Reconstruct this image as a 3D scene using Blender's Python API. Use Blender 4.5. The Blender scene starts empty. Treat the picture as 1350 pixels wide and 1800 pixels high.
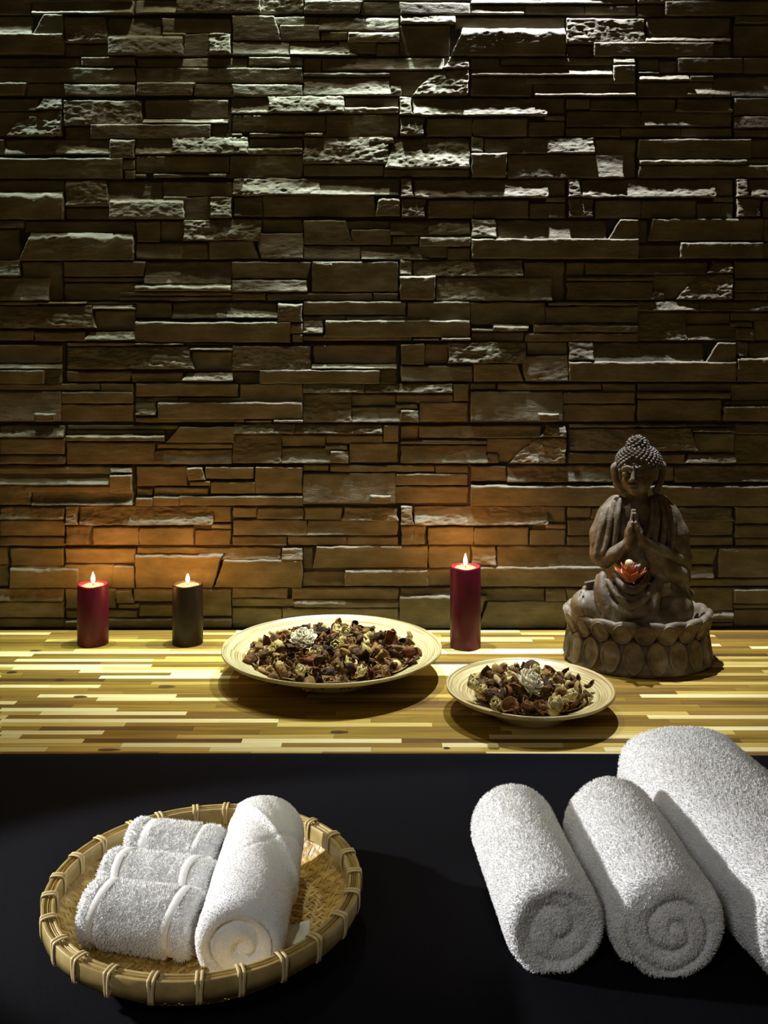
import bpy, math, random
import numpy as np

# ------------------------------------------------------------------ frame of reference
# x right, y away from the camera, z up; the table top is z = 0.
F_PX = 1650.0          # focal length in pixels of the 1350 x 1800 frame
HZ = 617.0             # horizon row
H = 0.561              # camera height above the table
YW = 1.90              # distance of the stone faces
R = math.radians
scene = bpy.context.scene
C = scene.collection

# ------------------------------------------------------------------ camera
cam_d = bpy.data.cameras.new('camera')
cam = bpy.data.objects.new('camera', cam_d); C.objects.link(cam)
cam.location = (0, 0, H); cam.rotation_euler = (R(90), 0, 0)
cam_d.sensor_fit = 'VERTICAL'; cam_d.sensor_height = 36.0
cam_d.lens = F_PX / 1800 * 36.0
cam_d.shift_y = -(900 - HZ) / 1800
cam_d.clip_start = 0.02
scene.camera = cam

# ------------------------------------------------------------------ world, lights, exposure
w = bpy.data.worlds.new('world'); scene.world = w; w.use_nodes = True
w.node_tree.nodes['Background'].inputs[0].default_value = (1.0, 0.70, 0.25, 1)
w.node_tree.nodes['Background'].inputs[1].default_value = 0.052

def spot(name, loc, target, power, color, angle, blend, size):
    d = bpy.data.lights.new(name, 'SPOT'); o = bpy.data.objects.new(name, d); C.objects.link(o)
    d.energy = power; d.color = color; d.spot_size = R(angle); d.spot_blend = blend; d.shadow_soft_size = size
    o.location = loc
    v = [t - l for t, l in zip(target, loc)]
    from mathutils import Vector
    o.rotation_euler = Vector(v).to_track_quat('-Z', 'Y').to_euler()
    return o
# downlights grazing the wall, and the pendant lamp above the table
spot('downlight', (0.31, 1.866, 1.70), (0.31, 2.25, 0), 250, (0.80, 0.88, 1.0), 82, 0.9, 0.014)
spot('downlight', (-0.14, 1.862, 1.78), (-0.14, 2.10, 0), 175, (0.68, 0.90, 0.88), 50, 0.7, 0.014)
spot('downlight', (-0.76, 1.862, 1.74), (-0.76, 2.10, 0), 98, (0.68, 0.90, 0.88), 52, 0.7, 0.014)
spot('table_lamp', (-0.26, 1.74, 2.20), (-0.22, 1.65, 0), 60, (1.0, 0.97, 0.70), 47, 0.5, 0.045)
# treatment-table lamp, low from the side, and an added soft front fill brightening the towel ends
spot('side_lamp', (-1.45, 1.12, 0.58), (0.07, 0.945, 0.03), 132, (1.0, 0.99, 0.97), 23, 0.25, 0.02)
spot('front_fill', (-0.55, -0.35, 1.15), (0.05, 0.86, 0.03), 19, (0.97, 0.98, 1.0), 44, 0.8, 0.25)

vs = scene.view_settings
vs.view_transform = 'Standard'; vs.look = 'None'; vs.gamma = 1.0; vs.use_curve_mapping = False
vs.exposure = 0.0

# ------------------------------------------------------------------ helpers: noise
def _h(ix, iy, iz, seed):
    n = (ix.astype(np.int64) * 374761393 + iy.astype(np.int64) * 668265263 + iz.astype(np.int64) * 2147483647 + seed * 1274126177) & 0xFFFFFFFF
    n = ((n ^ (n >> 13)) * 1274126177) & 0xFFFFFFFF
    n = ((n ^ (n >> 16)) * 2246822519) & 0xFFFFFFFF
    return ((n ^ (n >> 15)) & 0xFFFFFF) / float(0xFFFFFF)
def vnoise(x, y, z=None, seed=0):
    x = np.asarray(x, float); y = np.asarray(y, float)
    z = np.zeros_like(x) if z is None else np.asarray(z, float)
    x0, y0, z0 = np.floor(x), np.floor(y), np.floor(z)
    fx, fy, fz = x - x0, y - y0, z - z0
    fx, fy, fz = [t * t * (3 - 2 * t) for t in (fx, fy, fz)]
    r = 0
    for dx in (0, 1):
        for dy in (0, 1):
            for dz in (0, 1):
                wgt = (fx if dx else 1 - fx) * (fy if dy else 1 - fy) * (fz if dz else 1 - fz)
                r = r + wgt * _h(x0 + dx, y0 + dy, z0 + dz, seed)
    return r * 2 - 1
def fbm(x, y, z=None, seed=0, oct=4):
    a, t, s = 1.0, 0, 0
    for o in range(oct):
        k = 2 ** o
        t = t + a * vnoise(np.asarray(x) * k, np.asarray(y) * k, None if z is None else np.asarray(z) * k, seed + o * 17)
        s += a; a *= 0.5
    return t / s
def sstep(a, b, x):
    t = np.clip((x - a) / (b - a), 0, 1)
    return t * t * (3 - 2 * t)

# ------------------------------------------------------------------ helpers: meshes and objects
def mesh_np(name, V, faces, mat=None, smooth=True):
    """faces: list of integer arrays, each (n, k)"""
    V = np.asarray(V, np.float32)
    me = bpy.data.meshes.new(name)
    me.vertices.add(len(V)); me.vertices.foreach_set('co', V.ravel())
    tot = [np.full(len(f), f.shape[1], np.int32) for f in faces if len(f)]
    idx = [np.asarray(f, np.int32).ravel() for f in faces if len(f)]
    tot = np.concatenate(tot); idx = np.concatenate(idx)
    start = np.concatenate([[0], np.cumsum(tot)[:-1]]).astype(np.int32)
    me.loops.add(len(idx)); me.loops.foreach_set('vertex_index', idx)
    me.polygons.add(len(tot)); me.polygons.foreach_set('loop_start', start); me.polygons.foreach_set('loop_total', tot)
    me.polygons.foreach_set('use_smooth', np.full(len(tot), smooth, bool))
    me.update(calc_edges=True); me.validate()
    if mat: me.materials.append(mat)
    return me
def link(name, me, parent=None, loc=(0, 0, 0), rot=(0, 0, 0)):
    o = bpy.data.objects.new(name, me); C.objects.link(o)
    o.location = loc; o.rotation_euler = rot
    if parent: o.parent = parent
    return o
def thing(name, label, cat, loc=(0, 0, 0), rz=0, group=None, me=None):
    o = bpy.data.objects.new(name, me); C.objects.link(o)
    o.location = loc; o.rotation_euler = (0, 0, rz)
    o['label'] = label; o['category'] = cat
    if group: o['group'] = group
    return o
def grid_faces(nu, nv, wrap_u=False, off=0, flip=False):
    i = np.arange(nu if wrap_u else nu - 1); j = np.arange(nv - 1)
    I, J = np.meshgrid(i, j, indexing='ij')
    I2 = (I + 1) % nu
    a = I * nv + J; b = I2 * nv + J; c = I2 * nv + J + 1; d = I * nv + J + 1
    f = np.stack([a, b, c, d], -1).reshape(-1, 4) + off
    return f[:, ::-1] if flip else f
def lathe(profile, n=96):
    """closed around z; profile [(r, z)...] -> V, faces"""
    p = np.asarray(profile, float); th = np.linspace(0, 2 * np.pi, n, endpoint=False)
    V = np.stack([np.cos(th)[:, None] * p[None, :, 0], np.sin(th)[:, None] * p[None, :, 0], np.repeat(p[None, :, 1], n, 0)], -1)
    return V.reshape(-1, 3), [grid_faces(n, len(p), True)]
def join(parts):
    V, Fs, o = [], [], 0
    for v, fs in parts:
        V.append(v); Fs += [f + o for f in fs]; o += len(v)
    return np.concatenate(V), Fs
def tube(path, rad, n=8, closed=False, flat=1.0, up=(0, 0, 1)):
    P = np.asarray(path, float); m = len(P); rad = np.broadcast_to(np.asarray(rad, float), (m,))
    T = np.roll(P, -1, 0) - np.roll(P, 1, 0)
    if not closed: T[0] = P[1] - P[0]; T[-1] = P[-1] - P[-2]
    T /= np.linalg.norm(T, axis=1)[:, None] + 1e-12
    U = np.cross(T, np.asarray(up, float)); U /= np.linalg.norm(U, axis=1)[:, None] + 1e-9
    W = np.cross(U, T)
    th = np.linspace(0, 2 * np.pi, n, endpoint=False)
    V = P[:, None] + rad[:, None, None] * (np.cos(th)[None, :, None] * U[:, None] + flat * np.sin(th)[None, :, None] * W[:, None])
    f = []
    for i in range(m if closed else m - 1):
        a = i * n; b = ((i + 1) % m) * n
        for k in range(n): f.append((a + k, a + (k + 1) % n, b + (k + 1) % n, b + k))
    fs = [np.array(f)]
    V = V.reshape(-1, 3)
    if not closed:
        fs.append(np.array([list(range(n))[::-1]])); fs.append(np.array([[(m - 1) * n + k for k in range(n)]]))
    return V, fs

# ------------------------------------------------------------------ helpers: materials
def mat(name, base=(0.5, 0.5, 0.5), rough=0.6, **kw):
    m = bpy.data.materials.new(name); m.use_nodes = True
    b = m.node_tree.nodes['Principled BSDF']
    b.inputs['Base Color'].default_value = (*base, 1); b.inputs['Roughness'].default_value = rough
    for k, v in kw.items():
        b.inputs[k.replace('_', ' ')].default_value = v
    return m
def nodes(m):
    t = m.node_tree; return t, t.nodes, t.links, t.nodes['Principled BSDF']
def noise_color(m, stops, scale=(1, 1, 1), nscale=10, detail=6, coord='Object', rough=0.6, rand=0.0):
    t, N, Lk, b = nodes(m)
    tc = N.new('ShaderNodeTexCoord'); mp = N.new('ShaderNodeMapping'); mp.inputs['Scale'].default_value = scale
    Lk.new(tc.outputs[coord], mp.inputs['Vector'])
    nz = N.new('ShaderNodeTexNoise'); nz.inputs['Scale'].default_value = nscale; nz.inputs['Detail'].default_value = detail
    nz.inputs['Roughness'].default_value = rough
    Lk.new(mp.outputs[0], nz.inputs['Vector'])
    cr = N.new('ShaderNodeValToRGB'); e = cr.color_ramp.elements
    e[0].position, e[0].color = stops[0][0], (*stops[0][1], 1); e[1].position, e[1].color = stops[-1][0], (*stops[-1][1], 1)
    for p, c in stops[1:-1]:
        x = e.new(p); x.color = (*c, 1)
    src = nz.outputs['Fac']
    if rand:
        oi = N.new('ShaderNodeObjectInfo'); ma = N.new('ShaderNodeMath'); ma.operation = 'MULTIPLY_ADD'
        Lk.new(oi.outputs['Random'], ma.inputs[0]); ma.inputs[1].default_value = rand; ma.inputs[2].default_value = -rand / 2
        ad = N.new('ShaderNodeMath'); ad.operation = 'ADD'; Lk.new(src, ad.inputs[0]); Lk.new(ma.outputs[0], ad.inputs[1]); src = ad.outputs[0]
    Lk.new(src, cr.inputs['Fac']); Lk.new(cr.outputs['Color'], b.inputs['Base Color'])
    return mp, nz, cr
def bump(m, nscale=200, strength=0.3, dist=0.001, scale=(1, 1, 1), detail=5, coord='Object'):
    t, N, Lk, b = nodes(m)
    tc = N.new('ShaderNodeTexCoord'); mp = N.new('ShaderNodeMapping'); mp.inputs['Scale'].default_value = scale
    Lk.new(tc.outputs[coord], mp.inputs['Vector'])
    nz = N.new('ShaderNodeTexNoise'); nz.inputs['Scale'].default_value = nscale; nz.inputs['Detail'].default_value = detail
    Lk.new(mp.outputs[0], nz.inputs['Vector'])
    bp = N.new('ShaderNodeBump'); bp.inputs['Strength'].default_value = strength; bp.inputs['Distance'].default_value = dist
    Lk.new(nz.outputs['Fac'], bp.inputs['Height'])
    if b.inputs['Normal'].is_linked:
        Lk.new(b.inputs['Normal'].links[0].from_socket, bp.inputs['Normal'])
    Lk.new(bp.outputs[0], b.inputs['Normal'])

M = {}
m = M['stone'] = mat('stone', rough=0.78)
noise_color(m, [(0.30, (0.100, 0.080, 0.042)), (0.5, (0.155, 0.126, 0.074)), (0.68, (0.225, 0.190, 0.130))], (1, 1, 2.2), 14, 8, rand=0.10)
bump(m, 260, 0.55, 0.0016, (1, 1, 2.0)); bump(m, 60, 0.35, 0.003, (0.6, 1, 2.4))
m = M['mortar'] = mat('mortar', (0.055, 0.043, 0.030), 0.9); bump(m, 180, 0.5, 0.002)
m = M['plaster'] = mat('plaster', (0.10, 0.08, 0.06), 0.9)
def wood(name, a, b, c):
    m = M[name] = mat(name, rough=0.58, Specular_IOR_Level=.25)
    noise_color(m, [(0.28, a), (0.5, b), (0.72, c)], (2.2, 60, 60), 3.0, 7, rand=0.32)
    bump(m, 12, 0.12, 0.0006, (2.2, 80, 80))
    return m
wood('wood_cream', (0.60, 0.47, 0.17), (0.72, 0.60, 0.27), (0.80, 0.69, 0.36))
wood('wood_straw', (0.36, 0.235, 0.040), (0.48, 0.335, 0.070), (0.60, 0.45, 0.13))
wood('wood_gold', (0.135, 0.072, 0.007), (0.225, 0.130, 0.012), (0.32, 0.20, 0.025))
wood('wood_brown', (0.11, 0.055, 0.008), (0.20, 0.105, 0.015), (0.29, 0.17, 0.03))
wood('wood_dark', (0.045, 0.020, 0.004), (0.095, 0.045, 0.008), (0.20, 0.105, 0.02))
wood('wood_knot', (0.02, 0.009, 0.003), (0.05, 0.022, 0.006), (0.09, 0.045, 0.012))
M['core'] = mat('wood_core', (0.16, 0.09, 0.012), 0.6)
m = M['cloth'] = mat('black_cloth', (0.006, 0.0062, 0.0095), 0.95, Specular_IOR_Level=0.1)
noise_color(m, [(0.35, (0.0018, 0.0019, 0.0034)), (0.65, (0.0050, 0.0053, 0.0088))], (1, 1, 1), 700, 3)
bump(m, 1500, 0.7, 0.0012)
m = M['terry'] = mat('terry', (0.86, 0.86, 0.87), 0.95, Specular_IOR_Level=0.15)
bump(m, 900, 0.5, 0.0012)
m = M['terry_tuft'] = mat('terry_tuft', (0.94, 0.94, 0.95), 0.8, Specular_IOR_Level=0.25)
m = M['hem'] = mat('hem_band', (0.86, 0.86, 0.86), 0.7, Specular_IOR_Level=0.3); bump(m, 1400, 0.3, 0.0005)
m = M['bamboo'] = mat('bamboo_rim', rough=0.38)
noise_color(m, [(0.3, (0.28, 0.195, 0.065)), (0.55, (0.46, 0.345, 0.13)), (0.75, (0.58, 0.46, 0.20))], (1, 1, 1), 30, 5, rand=0.15)
m = M['bamboo_strip'] = mat('bamboo_strip', rough=0.42)
noise_color(m, [(0.3, (0.36, 0.22, 0.045)), (0.55, (0.58, 0.38, 0.10)), (0.75, (0.72, 0.53, 0.19))], (1, 1, 1), 40, 4, rand=0.3)
m = M['cane'] = mat('binding_cane', (0.62, 0.49, 0.24), 0.45); bump(m, 500, 0.2, 0.0005)
m = M['dark_gap'] = mat('bamboo_core', (0.05, 0.03, 0.012), 0.7)

# ------------------------------------------------------------------ stone wall
SW = YW / F_PX                  # metres per photograph pixel on the wall
def zx(u): return (u - 675) * SW
def zz(v): return H - (v - HZ) * SW
Y_BASE = YW + 0.013             # plane the panels are fixed to
ZK = SW / 4.383                 # metres per unit of the panel drawings
PANEL_W, PANEL_H = 294.5 * SW, 71.93 * SW

def s(x0, y0, x1, y1, d, r=0.2, p=1.0, tb=6, tl=0, tr=0, br=0, bl=0, ty=0, by=0):
    if not isinstance(d, (tuple, list)): d = (d,) * 4
    return dict(q=((x0 + tl, y0), (x1 + tr, y0 + ty), (x1 + br, y1), (x0 + bl, y1 + by)), d=d, r=r, p=p, tb=tb)
T = {}
T['A'] = [s(25, 40, 370, 243, (22, 18, 22, 22), .8, tr=-38), s(25, 248, 370, 340, 10), s(350, 45, 772, 205, (6, 8, 10, 20), .5, 1.6), s(775, 48, 1312, 165, 14, .15),
          s(360, 180, 945, 340, (30, 30, 30, 31), .55, 1, 34, tl=15), s(775, 165, 1140, 340, 9, .1), s(780, 158, 960, 195, 22, .3, 1, 12), s(1140, 165, 1312, 330, (24, 24, 31, 29), 1)]
T['B'] = [s(28, 30, 405, 222, 20, .15, 1, 8, tr=-55), s(340, 32, 692, 100, 12), s(395, 98, 704, 222, 18, .15, 1, 8), s(30, 227, 468, 338, (13, 12, 17, 18), .3, 2),
          s(472, 232, 1000, 338, (8, 8, 14, 27), .6, 1.5, tr=-190), s(690, 34, 1315, 150, (15, 16, 20, 19), .5, 1, 30), s(710, 152, 918, 217, 16, .1), s(918, 150, 1315, 236, 24, .4, 1, 22),
          s(850, 225, 1140, 322, 10, .1), s(1140, 240, 1315, 340, 13)]
T['C'] = [s(28, 28, 450, 96, (18, 18, 31, 31), 1), s(25, 100, 420, 340, 8, .12), s(455, 36, 1310, 128, 8, .1), s(420, 130, 1305, 345, 31, .3, 1, 50, tl=95)]
T['D'] = [s(25, 48, 625, 248, (24, 19, 19, 23), .6, 1, 10), s(645, 45, 1287, 193, 12, .12), s(632, 195, 1287, 236, (14, 14, 26, 26), .6, 1, 4), s(230, 236, 1155, 350, 23, .2, 1, 8),
          s(25, 254, 235, 350, (8, 8, 10, 14), .5, 2), s(1148, 232, 1287, 348, (8, 8, 18, 14), .6, 2)]
T['E'] = [s(25, 35, 888, 112, (7, 8, 12, 12), .4, 2), s(892, 30, 1312, 106, 19, .15, 1, 9), s(25, 114, 1312, 232, 18, .15, 1, 9), s(35, 228, 490, 332, 26, .2, 1, 13, br=-40),
          s(470, 236, 778, 338, 12, .1), s(770, 240, 1312, 338, (24, 17, 17, 24), .2, 1, 12)]
T['F'] = [s(25, 38, 165, 150, 8, .1), s(168, 38, 1115, 137, (10, 10, 20, 10), .25, 2.5), s(1100, 36, 1302, 128, (18, 20, 31, 28), 1, tl=60), s(25, 150, 695, 184, 15, .3, 1, 9),
          s(25, 187, 695, 332, (10, 10, 25, 15), .5, 2.2), s(690, 137, 1060, 332, 6, .2), s(860, 135, 1302, 332, (8, 27, 35, 22), 1, 1, tl=190), s(690, 250, 780, 332, 13, .7)]
T['G'] = [s(25, 36, 250, 130, 10, .2), s(253, 34, 1120, 98, 16, .4, 1, 18), s(25, 90, 1115, 182, (6, 8, 31, 29), .4, 1.8), s(1120, 45, 1290, 90, (20, 20, 28, 28), .6),
          s(1122, 92, 1290, 245, 29, .4, 1, 16), s(25, 180, 500, 338, (9, 10, 12, 23), .4, 3), s(450, 186, 1150, 242, 14, .15, 1, 9), s(510, 225, 1297, 338, (6, 8, 33, 29), .45, 2.4)]
T['H'] = [s(22, 45, 185, 140, 14, .2, 1, 12), s(187, 60, 330, 162, 9, .1), s(325, 38, 832, 156, 20, .2, 1, 7), s(836, 36, 1315, 160, 12, .12), s(22, 138, 186, 166, 23, .7, 1, 18),
          s(22, 168, 422, 222, (12, 14, 31, 31), .8), s(420, 172, 612, 226, 18, .3), s(22, 226, 605, 345, (13, 14, 18, 18), .4, 2), s(395, 235, 735, 335, (8, 8, 26, 31), .6, 1.4),
          s(610, 180, 1315, 345, (8, 8, 27, 17), .6, 2)]
T['I'] = [s(25, 28, 330, 160, (6, 10, 26, 25), .8, 1.4), s(305, 20, 892, 157, (20, 22, 35, 33), 1), s(893, 26, 1310, 102, 8, .1), s(885, 98, 1310, 160, 24, .5, 1, 20),
          s(25, 165, 745, 298, 18, .15), s(750, 163, 1312, 320, 17, .12), s(25, 300, 105, 334, 22, .6, 1, 18), s(160, 300, 588, 334, 20, .5, 1, 15), s(590, 298, 725, 332, 28, .6, 1, 16), s(726, 302, 1305, 336, 14, .3)]
T['J'] = [s(28, 22, 112, 175, (20, 20, 33, 31), .9, br=15), s(128, 28, 1165, 177, (6, 8, 31, 31), .9, 1.3, by=0), s(1120, 30, 1300, 160, 10, .2), s(28, 178, 216, 326, (20, 18, 30, 30), .9),
          s(232, 188, 590, 332, 16, .15), s(592, 192, 1015, 332, 17, .2), s(1022, 212, 1300, 332, (10, 10, 15, 15), .15, 2), s(1150, 165, 1302, 208, 15, .2)]
T['K'] = [s(22, 38, 208, 120, 12, .15), s(210, 42, 567, 132, (10, 10, 22, 11), .3, 2.2), s(572, 38, 865, 142, 10, .1), s(858, 40, 1297, 146, (12, 13, 24, 20), .9, 1.4, tl=35),
          s(22, 134, 600, 257, (11, 12, 22, 18), .3, 3), s(600, 138, 1297, 257, (12, 12, 16, 24), .35, 2.6), s(22, 262, 441, 336, (13, 13, 22, 16), .3, 2.6), s(446, 262, 905, 336, 12, .3), s(905, 264, 1297, 336, 14, .2)]
T['L'] = [s(22, 35, 305, 155, 14, .3), s(305, 34, 1118, 162, (8, 10, 27, 23), .8, 1.4), s(1120, 38, 1312, 187, 30, .45, 1, 18), s(22, 180, 1218, 345, 26, .15, 1, 13), s(1216, 192, 1312, 275, 24, .4, 1, 14), s(1230, 277, 1312, 345, 21, .2)]
T['M'] = [s(25, 18, 690, 230, (15, 18, 28, 24), .9), s(528, 18, 726, 72, 22, .6, 1, 12), s(655, 25, 1312, 266, (8, 10, 36, 35), 1, 1.1, tl=70), s(25, 232, 640, 322, 18, .2, 1, 8), s(645, 264, 1312, 326, 14, .2)]
T['N'] = [s(28, 20, 128, 142, (20, 14, 22, 27), .8), s(125, 24, 977, 152, (9, 18, 30, 15), .8), s(985, 33, 1297, 340, 8, .1), s(30, 143, 302, 336, 31, .25, 1, 18), s(308, 153, 1205, 340, (15, 17, 29, 16), .4, 2)]
T['O'] = [s(25, 34, 897, 190, 18, .2), s(27, 188, 862, 236, 24, .5, 1, 20), s(27, 238, 882, 336, 18, .35), s(886, 38, 1315, 180, 8, .15), s(850, 185, 1315, 226, 12), s(852, 230, 1315, 336, 21, .3, 1, 16)]
T['Q'] = [s(25, 22, 700, 160, (22, 10, 31, 33), .9), s(640, 22, 1312, 162, (8, 6, 28, 30), .5, 1.8), s(25, 164, 258, 322, (7, 7, 11, 27), .6, 2), s(256, 152, 1122, 322, 16, .12), s(1120, 168, 1312, 318, 29, .4, 1, 34, tl=35)]
T['R'] = [s(30, 38, 212, 202, 19, .35), s(214, 34, 400, 192, 8, .1), s(393, 24, 1002, 192, (22, 14, 25, 31), 1, br=-30), s(30, 206, 580, 332, (14, 14, 14, 20), .2, 2.4),
          s(590, 188, 985, 332, 18, .12, tr=-65), s(1002, 20, 1317, 126, 10, .15), s(948, 130, 1320, 332, (18, 18, 23, 19), .4, 2, bl=40)]
T['T'] = [s(32, 24, 222, 168, (21, 22, 33, 32), .8), s(224, 28, 1072, 196, (6, 8, 24, 27), .45, 1.2), s(1075, 30, 1312, 194, 30, .2, 1, 7, tl=95), s(30, 172, 1315, 332, 31, .2, 1, 11)]
T['U'] = [s(22, 34, 102, 205, 6, .1), s(100, 18, 985, 192, 22, .15, 1, 9, tl=30), s(22, 220, 347, 332, (8, 8, 20, 18), .4, 2), s(345, 198, 985, 328, 28, .35, 1, 14), s(880, 200, 1315, 326, 15, .5), s(990, 20, 1315, 196, 16, .15)]
T['W'] = [s(22, 33, 655, 152, 22, .15, 1, 9, br=-20), s(22, 156, 640, 194, 13, .1), s(22, 197, 582, 332, 10, .1), s(640, 34, 1312, 212, (8, 8, 12, 24), .5, 2), s(570, 210, 1312, 266, 28, .4, 1, 28), s(440, 267, 1312, 300, 14, .2), s(440, 303, 1312, 338, 12, .2)]
T['X'] = [s(25, 34, 637, 167, 18, .12, br=-35), s(25, 174, 606, 272, (19, 20, 27, 20), .35, 2), s(640, 34, 1310, 270, 18, .12), s(655, 35, 800, 78, 25, .5, 1, 18), s(25, 275, 290, 336, 16), s(295, 276, 1108, 336, 12), s(1118, 276, 1310, 336, 14)]
T['Z'] = [s(30, 28, 556, 58, 12), s(558, 27, 936, 50, 27, .7, 1, 18), s(938, 28, 1315, 54, 10), s(30, 58, 1022, 236, (7, 20, 29, 13), .8, tr=-48), s(978, 58, 1317, 92, 27, .6, 1, 26), s(1000, 94, 1317, 255, 12, .12),
          s(30, 250, 525, 332, 14, .3), s(530, 260, 930, 336, 14, .12), s(920, 258, 1317, 330, (20, 22, 31, 31), .6, tl=45)]
T['AA'] = [s(22, 25, 818, 132, 18, .15), s(830, 27, 1312, 180, 16, .12), s(150, 132, 352, 172, 10), s(355, 135, 872, 186, 14, .12, 1, 7), s(22, 140, 178, 278, (6, 10, 27, 26), .9), s(198, 170, 1310, 306, 22, .12, 1, 10),
           s(22, 288, 862, 332, 14, .12), s(868, 308, 1072, 334, 20, .2, 1, 11), s(1084, 300, 1312, 334, 25, .2, 1, 14)]
T['BB'] = [s(25, 30, 602, 206, 14, .2), s(618, 30, 1318, 60, 20, .5, 1, 10), s(598, 62, 1318, 196, 16, .4), s(30, 232, 198, 261, 22, .4, 1, 18), s(195, 205, 472, 260, 28, .7, 1, 22), s(30, 262, 442, 338, 10, .12), s(508, 200, 1318, 268, 22, .4, 1, 18), s(448, 270, 1318, 340, 20, .3)]
T['CC'] = [s(22, 27, 500, 105, (14, 12, 24, 26), .9), s(500, 27, 1178, 105, (10, 16, 27, 22), .9), s(22, 108, 402, 332, (9, 10, 26, 16), .6, 1.5), s(392, 112, 742, 206, 8, .12), s(396, 205, 782, 332, (12, 12, 25, 25), .5, 2, 8),
           s(740, 184, 902, 226, 18, .3, 1, 12), s(772, 228, 916, 330, 24, .6, 1, 15), s(745, 110, 1180, 182, 12, .2), s(920, 172, 1297, 328, 12, .2), s(1182, 28, 1302, 166, 20, .4)]
T['EE'] = [s(25, 27, 222, 80, 10), s(230, 27, 1037, 84, 14, .2), s(1042, 27, 1297, 96, 14), s(25, 88, 742, 326, (19, 14, 20, 23), .2), s(545, 255, 702, 322, 30, .4, 1, 12), s(740, 92, 1297, 186, 17, .2, 1, 7), s(712, 190, 1297, 326, 12, .2)]
T['FF'] = [s(22, 30, 860, 93, 8, .3), s(22, 96, 742, 148, 20, .2, 1, 8), s(22, 152, 672, 322, 14, .2), s(680, 202, 1315, 322, 28, .4, 1, 8), s(745, 28, 1315, 162, 14, .3), s(690, 165, 1315, 200, 10)]
T['GG'] = [s(22, 35, 800, 338, 14, .2), s(812, 36, 1312, 132, (14, 14, 29, 26), .8, 1.5), s(805, 136, 1312, 262, 16, .3), s(805, 266, 1312, 338, (13, 13, 19, 18), .4)]
T['HH'] = [s(30, 34, 900, 70, 10, .12), s(30, 72, 785, 108, 7), s(30, 110, 790, 160, 24, .3, 1, 12), s(795, 48, 1330, 174, 18, .12, tl=115), s(30, 163, 712, 340, 18, .25), s(720, 176, 1312, 222, 7), s(702, 226, 1312, 340, (10, 10, 21, 18), .5, 1.6)]
T['LL'] = [s(28, 37, 422, 192, 14, .2), s(424, 38, 568, 147, 24, .6, 1, 14, tr=-30), s(560, 38, 937, 137, 18, .12, 1, 8), s(440, 148, 602, 187, 20), s(600, 155, 947, 252, 16, .15, 1, 10), s(945, 37, 1312, 250, 18, .15),
           s(28, 205, 152, 268, (7, 7, 12, 10), .5), s(28, 274, 156, 346, 22, .2, 1, 10), s(160, 200, 582, 266, 12, .2), s(160, 268, 357, 346, 22, .12, 1, 9), s(360, 262, 1312, 342, 20, .3, 1, 8)]
T['NN'] = [s(22, 30, 330, 170, (20, 10, 10, 20), .6), s(22, 172, 330, 340, 8, .3), s(350, 36, 762, 180, 18, .15), s(770, 36, 1312, 156, 18, .12), s(340, 176, 882, 346, 28, .3, 1, 32, tl=20), s(772, 158, 1150, 346, 18, .12), s(1130, 168, 1312, 346, 26, .3, 1, 8, tl=20)]
T['OO'] = [s(25, 33, 1150, 132, (10, 12, 21, 17), .6, 1.3), s(1150, 33, 1312, 130, (20, 22, 29, 29), .6), s(25, 80, 700, 346, 26, .15, 1, 18, br=-80), s(708, 124, 1312, 346, 22, .15, 1, 9, bl=-85)]
T['RR'] = [s(25, 34, 452, 106, (14, 16, 25, 20), .4, 2), s(488, 30, 1312, 122, 14, .15), s(25, 110, 500, 180, 12), s(498, 124, 1312, 180, 24, .5, 1, 22), s(25, 182, 410, 346, 14, .2), s(415, 182, 1312, 346, 16, .2)]

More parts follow.
